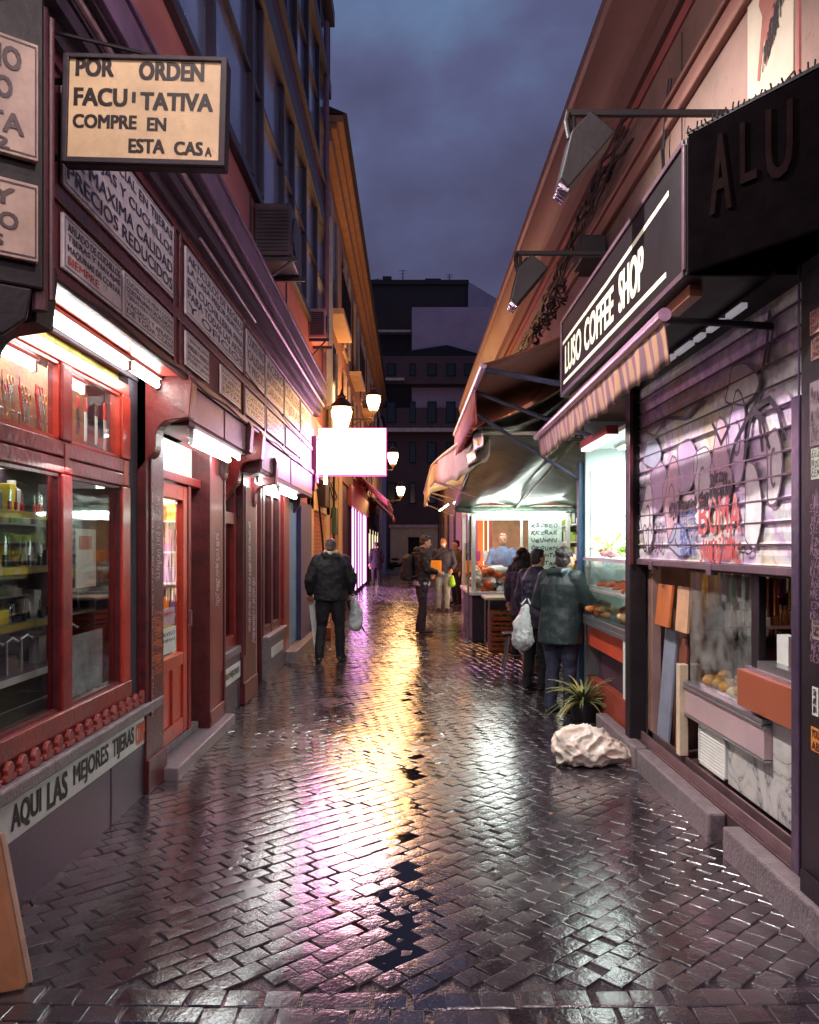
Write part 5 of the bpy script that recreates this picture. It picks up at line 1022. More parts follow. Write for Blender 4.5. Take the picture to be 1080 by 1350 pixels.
# ================================================================ white lit opening with food counter
mint = mat('white_green_wall', (206, 216, 210), .5, .05, 2, .02, 10)
b = B(); b.box(1.78, 3.2, 8.28, 8.36, .15, 2.9); mk_ = Q('partition', b, mat('grey_green_partition', (168, 180, 176), .45, .06, 2, .02, 10))
b = B(); b.box(3.12, 3.18, 6.5, 8.28, 0, 2.9); b.box(1.84, 3.12, 6.47, 6.52, 0, 2.9); Q('inner_wall', b, mint)
b = B(); b.box(1.8, 3.12, 6.5, 8.28, 2.62, 2.66); Q('ceiling', b, mint)
b = B(); b.box(1.83, 1.835, 8.262, 8.28, .9, 2.4);  b.box(1.95, 2.25, 8.268, 8.28, 1.95, 2.08); Q('wall_plate', b, white_paint)
fl = T('ceiling_panel_light', 'cold white lit panel on the ceiling of the food counter', 'lamp', (2.4, 7.4, 2.58)); b = B(); b.box(2.0, 2.9, 6.8, 8.0, 2.59, 2.619); mk('frame', b, white_paint, fl); b = B(); b.box(2.03, 2.87, 6.83, 7.97, 2.582, 2.589); mk('diffuser', b, emis('cold_panel', (.86, 1, .95), 14), fl)
t = T('fluorescent_box', 'reddish white fluorescent box under the valance over the food counter', 'lamp', (1.6, 6.9, 2.5)); b = B(); b.box(1.56, 1.66, 6.5, 7.5, 2.53, 2.60); mk('housing', b, mat('red_housing', (150, 50, 44), .4), t, bev=.005); b = B(); b.box(1.57, 1.65, 6.52, 7.48, 2.505, 2.529); mk('diffuser', b, emis('soft_white_box', (1, .88, .84), 2.2), t)
blue = mat('blue_post_paint', (40, 84, 120), .4, .2, 5)
b = B(); b.box(1.73, 1.84, 8.36, 8.48, 0, 2.5); Q('blue_post', b, blue, bev=.006)
fc = T('food_counter', 'glass topped food counter with red panels beside the black post', 'counter', (2.0, 7.4, 0))
def G(name, b, m, par=fc, **k): return mk(name, b, m, par, **k)
b = B(); b.box(1.78, 2.5, 6.50, 8.2, .66, .88); G('red_panel', b, mat('salmon_red_panel', (200, 78, 54), .4, .1, 4), bev=.005)
b = B(); b.box(1.70, 2.5, 6.48, 8.25, .885, .925); b.box(1.70, 1.715, 6.48, 8.25, .926, .975); G('tray_rim', b, steel, bev=.004)
b = B(); b.box(1.71, 1.80, 6.48, 6.56, .42, .884); G('pale_corner', b, mint)
b = B(); b.box(1.90, 2.5, 6.5, 8.2, .0, .659); G('plinth', b, mat('plum_plinth', (76, 52, 66), .5)); b = B(); b.box(1.80, 1.88, 6.48, 8.3, .0, .34); G('red_kick', b, mat('brick_red_kick', (150, 66, 50), .45), bev=.004)
b = B(); b.box(1.74, 1.744, 6.5, 8.2, .93, 1.50); b.box(1.74, 2.3, 6.50, 6.504, .93, 1.50); G('glass_screen', b, glass)
b = B(); b.box(1.735, 2.3, 6.5, 8.2, 1.50, 1.53); G('case_top', b, mat('lilac_top', (200, 176, 196), .3)); b = B(); b.box(1.76, 2.3, 6.5, 8.2, 1.22, 1.23); G('glass_shelf', b, glassm('shelf_glass', (.85, .9, .9)))
b = B(); b.box(1.76, 2.2, 6.7, 8.1, 1.231, 1.26); b.box(1.74, 1.76, 6.5, 8.2, 1.21, 1.24); G('white_tray', b, white_paint, bev=.004)
def lump(x, y, z, s, m, name, label, cat, grp, el=1.6):
    b = B(); a_ = random.uniform(0, PI); d_ = Vector((math.cos(a_), math.sin(a_), random.uniform(-.2, .4))).normalized()*s*el/2; c_ = Vector((x, y, z+s*.42))
    b.tube([c_-d_, c_, c_+d_], [s*.42, s*.55, s*.36], 8, round_=True); mk(name, b, m, None, label, cat, grp, smooth='all')
fd = [mat('golden_fried', (206, 136, 72), .45, .35, 25, .5, 50), mat('pale_fried', (220, 176, 116), .5, .3, 25, .5, 50), mat('brown_fried', (160, 84, 46), .5, .35, 25, .5, 50)]
for i in range(90):
    x, y = random.uniform(1.76, 2.3), random.uniform(6.56, 8.12); z = .93+random.choice((0, .03, .06))+.05*math.exp(-((x-2)/.2)**2)
    lump(x, y, z, random.uniform(.05, .075), random.choice(fd), 'fried_piece', 'golden fried piece heaped on the steel tray of the food counter', 'food', 'golden pieces heaped on the counter tray')
for i in range(16): lump(random.uniform(1.8, 2.1), random.uniform(6.75, 7.9), 1.262, random.uniform(.045, .07), mat('orange_roast', (214, 96, 44), .45, .3, 25, .4, 50), 'roast_piece', 'orange roasted piece on the white shelf tray above the heap', 'food', 'orange pieces on the shelf tray')
t = T('flower_bunch', 'bunch of green and pale flowers with pink wrapped stems on top of the food counter', 'flowers', (1.86, 7.5, 1.53))
gm = mat('yellow_green_leaf', (130, 170, 60), .5, .3, 20); pm_ = mat('pink_flower', (214, 160, 160), .5, .2, 20); wm_ = mat('pale_flower', (226, 224, 200), .5)
b = B(); b2_ = B(); b3_ = B()
for i in range(70):
    c_ = Vector((1.86+random.gauss(0, .08), 7.5+random.gauss(0, .18), 1.64+random.gauss(0, .045))); d_ = Vector((random.uniform(-1, 1), random.uniform(-1, 1), random.uniform(-.2, .8))).normalized()
    (b if i % 3 else b3_).obox(c_, d_, d_.orthogonal(), d_.cross(d_.orthogonal()), .09, .035, .004)
for i in range(6): b2_.ball((1.84+random.uniform(-.08, .06), 7.3+i*.08, 1.575), (.045, .05, .035), 10)
mk('leaves', b, gm, t); mk('petals', b3_, wm_, t); mk('pink_blooms', b2_, pm_, t, smooth='all')
light('counter_light', 'AREA', (2.1, 7.4, 2.5), 11, (.9, 1, .96), .8, (0, R(-18), 0), 1.2)
# ================================================================ market recess and stall
b = B(); b.box(3.1, 3.18, 8.36, 17.3, 0, 2.9); Q('recess_wall', b, mint)
b = B(); b.box(1.76, 3.18, 17.3, 17.4, 0, 2.9); Q('recess_end_wall', b, mat('peach_wall', (224, 170, 130), .6))
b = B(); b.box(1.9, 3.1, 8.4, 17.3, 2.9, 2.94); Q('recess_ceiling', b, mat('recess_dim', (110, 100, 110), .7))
sh = T('produce_rack', 'rack of yellow and green packs in the market recess behind the blue post', 'rack', (2.9, 12, 0))
b = B(); b.box(3.04, 3.09, 9, 15.9, .3, 2.3); mk('back_panel', b, mat('rack_back', (60, 62, 50), .6), sh)
for z in (.5, .8, 1.1, 1.4, 1.7, 2.0):
    b = B(); b.box(2.82, 3.04, 9, 15.9, z, z+.02); mk('shelf', b, white_paint, sh)
rc = [mat('rack_yellow', (226, 200, 50), .4), mat('rack_green', (110, 160, 50), .4, .4, 12), mat('rack_lime', (170, 200, 70), .4), mat('rack_dark', (40, 56, 36), .5), mat('rack_white', (220, 224, 210), .4)]
for z in (.5, .8, 1.1, 1.4, 1.7, 2.0):
    y = 9.1
    while y < 15.7:
        w_ = random.uniform(.12, .3); b = B(); b.box(2.84, 3.0, y, y+w_-.02, z+.021, z+.021+random.uniform(.1, .22)); mk('pack', b, random.choice(rc), None, 'yellow or green pack on the rack in the market recess', 'pack', 'packs on the market rack', bev=.006); y += w_*1.25
st = T('market_stall', 'white framed glass market stall with a counter of food under the dark tarpaulin', 'stall', (1.9, 14.5, 0))
def S_(name, b, m, par=st, **k): return mk(name, b, m, par, **k)
b = B()
for x, y in ((1.06, 14), (1.06, 16.4), (2.68, 14), (2.68, 16.4)): b.box(x, x+.07, y, y+.07, .86, 2.24)
b.box(1.06, 2.75, 14.0, 14.06, 2.24, 2.32); b.box(1.06, 1.13, 14.06, 16.4, 2.24, 2.32); b.box(1.06, 2.75, 16.4, 16.47, 2.24, 2.32); b.box(1.9, 1.94, 14.01, 14.05, 1.3, 2.24); S_('white_frame', b, white_paint, bev=.006)
b = B(); b.box(1.02, 2.75, 13.92, 16.5, .80, .86); S_('counter_top', b, white_paint, bev=.008)
b = B(); b.box(1.08, 1.74, 14.1, 16.4, 0, .80); b.box(1.74, 2.7, 14.5, 16.4, 0, .80); S_('dark_base', b, blackw)
b = B(); b.box(1.09, 1.095, 14.07, 16.4, .87, 1.7); b.box(1.14, 1.9, 14.02, 14.024, .87, 1.35); S_('glass_panel', b, glass)
b = B(); b.box(1.1, 2.7, 14.3, 14.32, 2.1, 2.2); S_('top_panel', b, emis('stall_lit_panel', (.9, 1, .92), 3.5))
b = B(); b.box(2.05, 2.62, 14.1, 14.13, 1.25, 2.12); bdp = S_('menu_board', b, mat('mint_menu', (190, 206, 196), .5, .3, 6))
b = B()
for i in range(6): scribble(b, FF(14.1), 2.1, 1.32+.13*i, .46, .06, 12, .02, .003, seed=400+i)
mk('menu_scrawl', b, mat('grey_menu_ink', (90, 90, 96), .5), bdp)
t = T('stall_tube_light', 'white light tubes under the tarpaulin over the stall', 'lamp', (1.9, 13.9, 2.2))
for x0, x1, y in ((1.15, 2.6, 13.75), (1.2, 2.6, 15.2)):
    b = B(); b.tube([(x0, y, 2.19), (x1, y, 2.19)], .025, 8); mk('tube', b, emis('stall_tube', (.9, 1, .93), 20), t)
b = B(); b.box(1.1, 2.65, 13.72, 13.78, 2.22, 2.235); mk('housing', b, white_paint, t)
for i in range(90):
    x, y = random.uniform(1.14, 1.85), 14.1+2.1*random.random()**1.8; lump(x, y, .862+random.choice((0, .07, .14, .22, .30)), random.uniform(.09, .15), random.choice((fd[0], mat('orange_roast', (214, 96, 44), .45), white_paint, mat('pale_bag', (220, 214, 204), .5), pc[0])), 'food_parcel', 'pale or orange food parcel on the glass stall counter', 'food', 'parcels on the glass stall counter')
for i in range(10):
    b = B(); x = 1.16+(i % 5)*.28; b.box(x, x+.22, 15.9, 16.1, 1.0+.35*(i//5), 1.2+.35*(i//5)); mk('carton', b, random.choice(pc), None, 'coloured carton stacked at the back of the glass stall', 'carton', 'cartons at the back of the glass stall', bev=.005)
t = T('folding_table', 'pale topped folding table in front of the glass stall', 'table', (1.6, 13.2, 0))
b = B(); b.box(1.18, 2.25, 12.7, 13.5, .80, .84); mk('tabletop', b, mat('pale_wood_top', (206, 190, 160), .4), t, bev=.006)
for x, y in ((1.24, 12.76), (2.18, 12.76), (1.24, 13.44), (2.18, 13.44)): b = B(); b.tube([(x, y, 0), (x, y, .8)], .014, 8); mk('leg', b, steel, t)
for i, (z, lb) in enumerate(((0, 'lowest orange crate of the stack before the stall'), (.16, 'second orange crate of the stack before the stall'), (.32, 'third orange crate of the stack before the stall'), (.48, 'topmost orange crate of the stack before the stall'))):
    t = T('produce_crate', lb, 'crate', (1.45, 12.9, z), 'stacked orange crates'); cm = mat('orange_crate_plastic', (176, 72, 36), .5, .3, 9)
    b = B(); X0, X1, Y0, Y1 = 1.27, 1.62, 12.75, 13.2; b.box(X0, X1, Y0, Y1, z, z+.02); 
    for zz in (.03, .10): b.box(X0, X1, Y0-.008, Y0+.004, z+zz, z+zz+.03); b.box(X0-.008, X0+.004, Y0, Y1, z+zz, z+zz+.03); b.box(X1-.004, X1+.008, Y0, Y1, z+zz, z+zz+.03); b.box(X0, X1, Y1-.004, Y1+.008, z+zz, z+zz+.03)
    for xx, yy in ((X0, Y0), (X1, Y0), (X0, Y1), (X1, Y1)): b.box(xx-.012, xx+.012, yy-.012, yy+.012, z, z+.148)
    mk('crate_body', b, cm, t)
    b = B()
    for j in range(9): b.ball((X0+.06+(j % 3)*.11, Y0+.08+(j//3)*.14, z+.08), .05, 8)
    mk('produce', b, random.choice((mat('green_veg', (90, 120, 60), .5), mat('pale_veg', (200, 200, 170), .5))), t, smooth='all')
t = T('folding_stool', 'steel legged stool with a dark seat beside the women at the counter', 'stool', (1.42, 10.9, 0))
b = B(); b.box(1.24, 1.58, 10.75, 11.05, .46, .49); mk('seat', b, blackw, t, bev=.01)
for a1, a2 in (((1.25, 10.77), (1.32, 10.8)), ((1.57, 10.77), (1.5, 10.8)), ((1.25, 11.03), (1.32, 11.0)), ((1.57, 11.03), (1.5, 11.0))): b = B(); b.tube([(*a1, 0), (*a2, .46)], .014, 8); mk('leg', b, steel, t)
b = B(); b.tube([(1.29, 10.785, .2), (1.54, 10.785, .2)], .01, 6); mk('stretcher', b, steel, t)
t = T('wire_basket', 'low wire basket of brown packs under the stool', 'basket', (1.62, 10.6, 0)); b = B()
for i in range(8): b.tube([(1.45+i*.05, 10.4, .02), (1.45+i*.05, 10.4, .26)], .005, 5)
for z in (.03, .14, .26): b.tube([(1.44, 10.4, z), (1.81, 10.4, z), (1.81, 10.75, z), (1.44, 10.75, z), (1.44, 10.4, z)], .006, 5)
mk('wire', b, steel, t); b = B(); b.box(1.47, 1.62, 10.44, 10.7, .02, .2); b.box(1.64, 1.79, 10.44, 10.7, .02, .17); mk('contents', b, mat('cardboard', (150, 84, 50), .7), t, bev=.01)
# awnings on the right
t = T('brown_awning', 'brown canvas awning with a scalloped red striped valance at its outer bar on the right', 'awning', (1.2, 9.5, 2.9))
b = B(); b.grid(lambda s, q: (1.75-1.10*s, 7.2+4.5*q, 3.72-.48*s-.05*math.sin(PI*s)), 10, 10); mk('canopy', b, mat('brown_canvas', (128, 76, 62), .7, .3, 2, .2, 20), t, solid=.012, smooth='all')
b = B(); b.grid(lambda s, q: (.65+.025*math.sin(q*75)*s, 8.1+3.6*q, 3.22-.36*s), 4, 150); mk('valance', b, mat('red_valance', (206, 84, 78), .6, .3, 6), t, solid=.008, smooth='all')
b = B(); b.tube([(.65, 7.2, 3.23), (.65, 11.7, 3.23)], .03, 10); mk('front_bar', b, mat('pale_violet_bar', (196, 160, 180), .35), t)
b = B(); 
for pts_, r_ in (([(1.75, 7.25, 3.0), (.67, 7.25, 3.2)], .025), ([(1.78, 8.42, 2.3), (.67, 8.3, 2.98), (.66, 8.3, 3.2)], .018), ([(1.75, 7.7, 2.66), (.67, 8.2, 3.18)], .022), ([(1.75, 11.6, 2.8), (.67, 11.6, 3.2)], .02)): b = B(); b.tube(pts_, r_, 8); mk('arm', b, mat('blue_grey_arm', (60, 62, 84), .4), t)
t = T('cream_awning', 'cream awning lit from below, reaching furthest over the alley on the right', 'awning', (1.1, 15.5, 2.5))
XO = lambda y: .38+.5*(1-min(1, (y-9)/5))**1.3
crm = mat('cream_canvas', (216, 202, 168), .7, .25, 2.5, .2, 20)
b = B(); b.grid(lambda s, q: (1.8-(1.8-XO(9+12*q))*s, 9+12*q, 3.45-.45*s-.05*math.sin(PI*s)-.05*abs(math.sin(q*9))*s), 12, 48); mk('canopy', b, crm, t, solid=.012, smooth='all')
b = B(); b.grid(lambda s, q: (XO(9+12*q)+.03*math.sin(q*40)*s, 9+12*q, 3.0-.05*abs(math.sin(q*9))-(.36+.02*math.sin(q*80)+.05*math.sin(q*11))*s), 5, 180); mk('valance', b, crm, t, solid=.008, smooth='all')
b = B(); b.tube([(XO(y_), y_, 3.0) for y_ in (9, 10, 11, 12, 13, 14, 21)], .025, 8)
for y in (13, 16.5, 20): b.tube([(1.8, y, 2.6), (.4, y, 2.97)], .018, 8); b.tube([(.4, y, 2.66), (1.0, y-.8, 2.36)], .012, 6)
mk('frame', b, mat('pale_bar', (200, 180, 160), .4), t)
cs = bpy.data.materials.new('cloudy_plastic_sheet'); cs.use_nodes = True; nt = cs.node_tree; N = nt.nodes; L = nt.links; N.clear()
t1 = N.new('ShaderNodeBsdfTransparent'); t1.inputs[0].default_value = (.8, .82, .8, 1); pb = N.new('ShaderNodeBsdfPrincipled'); pb.inputs['Base Color'].default_value = (.34, .33, .30, 1); pb.inputs['Roughness'].default_value = .3
nz = N.new('ShaderNodeTexNoise'); nz.inputs['Scale'].default_value = 3; nz.inputs['Detail'].default_value = 6; mz = N.new('ShaderNodeMapRange'); mz.inputs['From Min'].default_value = .35; mz.inputs['From Max'].default_value = .65; mz.inputs['To Min'].default_value = .35; mz.inputs['To Max'].default_value = .9
mx_ = N.new('ShaderNodeMixShader'); oo = N.new('ShaderNodeOutputMaterial'); L.new(nz.outputs['Fac'], mz.inputs['Value']); L.new(mz.outputs[0], mx_.inputs[0]); L.new(t1.outputs[0], mx_.inputs[1]); L.new(pb.outputs[0], mx_.inputs[2]); L.new(mx_.outputs[0], oo.inputs[0])
t = T('plastic_sheet', 'cloudy plastic sheet sagging between the brown awning and the dark tarpaulin', 'plastic sheet', (1.2, 9.5, 2.8))
b = B(); b.grid(lambda s, q: (1.76-1.02*s, 8.5+3.4*q, 3.30-.42*s-.10*math.sin(PI*s)-.05*math.sin(q*9+s*3)-.1*q), 24, 40); mk('sheet', b, cs, t, solid=.002, smooth='all')
b = B(); b.grid(lambda s, q: (.74+.03*math.sin(q*22+s*2), 8.5+3.4*q, 2.88-.1*q-.05*math.sin(q*9+3)-(.20+.06*math.sin(q*7))*s), 4, 60); mk('hanging_edge', b, cs, t, solid=.002, smooth='all')
t = T('tarpaulin', 'dark sagging tarpaulin with pale green patches roofing the market stall', 'tarpaulin', (1.9, 11.5, 2.3))
tarp = mat('dark_tarpaulin', (48, 42, 58), .38, .4, 1.6, .5, 6, col2=(112, 132, 116), coat=.1)  # sheet mottled with paler green
b = B(); b.grid(lambda s, q: (.78+2.25*s, 8.7+5.2*q, 2.82-.48*q-.10*math.sin(PI*q)*math.sin(PI*s*2)**2+.04*math.sin(s*14+q*4)), 40, 40); mk('sheet', b, tarp, t, solid=.004, smooth='all')
b = B(); b.grid(lambda s, q: (.78+2.25*s, 13.9+.03*math.sin(s*40), 2.34-.12*q-.03*abs(math.sin(s*8))), 60, 3); mk('front_flap', b, tarp, t, solid=.004, smooth='all')
b = B(); b.tube([(.78, 8.7, 2.84), (.78, 13.9, 2.35)], .02, 8); b.tube([(.78, 8.7, 2.84), (3.0, 8.7, 2.84)], .02, 8); b.tube([(.78, 13.88, 2.33), (3.0, 13.88, 2.33)], .02, 8); b.tube([(1.8, 8.7, 2.80), (1.8, 13.9, 2.28)], .02, 8); mk('frame', b, mat('pale_bar', (200, 180, 160), .4), t)
t = T('stall_pole', 'thin metal pole holding the tarpaulin at the alley side', 'pole', (.82, 13.85, 0)); b = B(); b.tube([(1.0, 13.95, 0), (1.0, 13.95, 2.34)], .018, 8); mk('shaft', b, steel, t); b = B(); b.box(.94, 1.06, 13.89, 14.01, 0, .02); mk('foot', b, steel, t)
# far right orange shop
fr = T('orange_lit_shop', 'orange lit shop beyond the glass stall on the right', 'shop', (2.2, 20, 0))
b = B(); b.box(1.76, 1.9, 17.4, 21.6, 0, .35); b.box(1.76, 1.9, 17.4, 18.2, .35, 2.9); b.box(1.76, 1.9, 21.0, 21.6, .35, 2.9); mk('wall', b, mat('orange_wall', (214, 116, 60), .6), fr)
b = B(); b.box(1.89, 1.9, 18.2, 21.0, .36, 2.6); mk('lit_pane', b, emis('orange_lit_pane', (1, .62, .34), 1.6), fr)
b = B(); b.box(1.78, 1.86, 19.5, 19.58, .36, 2.9); b.box(1.75, 1.88, 18.2, 21, 2.6, 2.9); mk('frame', b, wood, fr)
b = B(); b.box(1.72, 6, 24, 50, 0, 4.7); mk('wall', b, mat('dim_lilac_wall', (62, 50, 66), .8, .2, .5), T('far_right_building', 'dim plum coloured building on the right beyond the cream awning', 'building', (3, 37, 0)))
frb = bpy.data.objects['far_right_building']
for k in range(5):
    y = 25.5+k*5
    for z0 in (1.2,): b = B(); b.box(1.70, 1.719, y, y+1.1, z0, z0+1.9); f = mk('window', b, bgroof, frb); b = B(); b.box(1.69, 1.699, y+.1, y+1.0, z0+.1, z0+1.8); mk('pane', b, bwin, f)
b = B(); b.box(1.55, 6, 24, 50.2, 4.71, 4.85); mk('eave', b, bgroof, frb)
# plant, bag
t = T('potted_plant', 'spiky green and yellow potted plant on the ground by the red kick board', 'potted plant', (1.66, 7.75, 0))
b = B(); b.loft([(1.66, 7.75, 0, .12, .12), (1.66, 7.75, .03, .13, .13), (1.66, 7.75, .15, .15, .15), (1.66, 7.75, .17, .16, .16), (1.66, 7.75, .17, .14, .14), (1.66, 7.75, .14, .13, .13)], 18); mk('pot', b, blackm, t, smooth=True)
b = B(); b2_ = B(); r_ = random.Random(3)
for i in range(64):
    a_ = r_.uniform(0, 2*PI); L_ = r_.uniform(.28, .50); el = r_.uniform(.3, 1.2); p0 = Vector((1.64, 7.72, .16)); pts = []
    for k in range(7):
        f_ = k/6; rr_ = L_*f_*math.cos(el*(1-.35*f_)); pts.append((p0.x+rr_*math.cos(a_), p0.y+rr_*math.sin(a_), p0.z+L_*1.15*(math.sin(el)*f_)-.62*f_*f_*L_*(1.3-el*.4)))
    side = Vector((-math.sin(a_), math.cos(a_), 0)); w_ = .013
    vs = []
    for k, q in enumerate(pts):
        wk = w_*(1-(k/6)**2.2)+.0015; vs += [Vector(q)-side*wk, Vector(q)+Vector((0, 0, .004)), Vector(q)+side*wk]
    fs = []
    for k in range(6): fs += [(3*k, 3*k+1, 3*k+4, 3*k+3), (3*k+1, 3*k+2, 3*k+5, 3*k+4)]
    (b if i % 3 else b2_).add(vs, fs)
mk('leaves', b, mat('dusty_green_leaf', (92, 104, 62), .5, .3, 12), t); mk('yellow_leaves', b2_, mat('yellowing_leaf', (150, 142, 84), .5, .3, 12), t)
from mathutils import noise as mnoise
def crumple(cx, cy, lobes, nu=150, nv=90):
    b = B(); vs = []; 
    for j in range(nv+1):
        th = PI*(j/nv)
        for i in range(nu):
            ph = 2*PI*i/nu; d = Vector((math.sin(th)*math.cos(ph), math.sin(th)*math.sin(ph), math.cos(th))); r_ = 0
            for (lx, ly, lz, ax, ay, az, kk) in lobes:
                r_ += kk*max(0, d.dot(Vector((lx, ly, lz)).normalized()))**6
            q = d*1.0; n1 = abs(mnoise.noise(q*2.3+Vector((3, 1, 0)))); n2 = abs(mnoise.noise(Vector((q.x*5, q.y*5, q.z*3))+Vector((0, 7, 2)))); n3 = abs(mnoise.noise(q*11+Vector((5, 0, 1))))
            s_ = .90+r_+.15*(1-min(1, n1*2.4))**1.6+.05*(1-min(1, n2*2.6))**1.6+.014*(1-min(1, n3*3))+.10*mnoise.noise(q*1.6)
            vs.append((cx+.235*s_*d.x, cy+.17*s_*d.y, max(.004+.004*n2, .10+.17*s_*d.z*(1-.25*d.x))))
    fs = [(j*nu+i, j*nu+(i+1) % nu, (j+1)*nu+(i+1) % nu, (j+1)*nu+i) for j in range(nv) for i in range(nu)]
    b.add(vs, fs[::1]); return b
bagb = crumple(1.34, 6.2, [(1, -.2, -.15, 0, 0, 0, .45), (-.7, -.3, .5, 0, 0, 0, .18), (.3, 0, .9, 0, 0, 0, .12)])
pl = mat('thin_white_plastic', (226, 220, 210), .3, .1, 5, .35, 30, col2=(220, 196, 178), coat=.5)
pl.node_tree.nodes['Principled BSDF'].inputs['Subsurface Weight'].default_value = .25; pl.node_tree.nodes['Principled BSDF'].inputs['Subsurface Scale'].default_value = .03
mk('rubbish_bag', bagb, pl, None, 'crumpled white plastic rubbish bag lying on the wet setts by the kerb', 'rubbish bag', smooth='all')
# out of frame: corner lantern behind the photographer, then two added fill lights
light('corner_lantern_light', 'POINT', (-1.2, -2.5, 4.4), 45, (1, .74, .64), .25)
light('board_fill_light', 'POINT', (1.3, -1.8, 4.6), 80, (1, .76, .70), .25)  # fill added to brighten the left enamel boards
light('board_fill_light_near', 'POINT', (.6, .9, 5.3), 110, (1, .80, .80), .25)  # another added fill, closer to the left boards
t = T('facade_lamp', 'bulkhead lamp on an arm high on the left facade above the frame', 'lamp', (-1.1, 1.5, 5.2))
b = B(); b.tube([(-1.8, 1.5, 5.4), (-1.12, 1.5, 5.4)], .02, 8); b.loft([(-1.1, 1.5, 5.32, .14, .14), (-1.1, 1.5, 5.4, .10, .10), (-1.1, 1.5, 5.44, .03, .03)], 14); mk('shade', b, blackm, t)
b = B(); b.ball((-1.1, 1.5, 5.3), .05); mk('bulb', b, emis('facade_bulb', (1, .84, .74), 60), t)
light('facade_lamp_light', 'POINT', (-1.08, 1.5, 5.2), 70, (1, .84, .80), .06)
t = T('added_flood_lamp', 'added floodlight above the frame on the left facade to brighten the shutter', 'lamp', (-1.2, 4.6, 5.2))
b = B(); b.tube([(-1.8, 4.6, 5.35), (-1.27, 4.6, 5.3)], .02, 8); b.obox((-1.25, 4.6, 5.24), (.75, 0, -.66), (0, 1, 0), (.66, 0, .75), .08, .2, .16); mk('housing', b, blackm, t)
d_ = Vector((1.77, 5.0, 2.0))-Vector((-1.2, 4.6, 5.2))
light('added_flood_lamp_light', 'SPOT', (-1.15, 4.6, 5.14), 520, (1, .93, .90), .08, d_.to_track_quat('-Z', 'Y').to_euler(), spot=R(78))  # spot added to brighten the shutter
# tubes under the cream awning
t = T('awning_tube_light', 'pair of slim white tubes under the cream awning', 'lamp', (.8, 17, 2.5))
for x_, y0_, y1_ in ((.95, 13.6, 15.6), (.8, 17.0, 19.0)):
    b = B(); b.tube([(x_, y0_, 2.5), (x_-.1, y1_, 2.46)], .016, 8); mk('tube', b, emis('awning_tube', (1, .96, .84), 9), t)
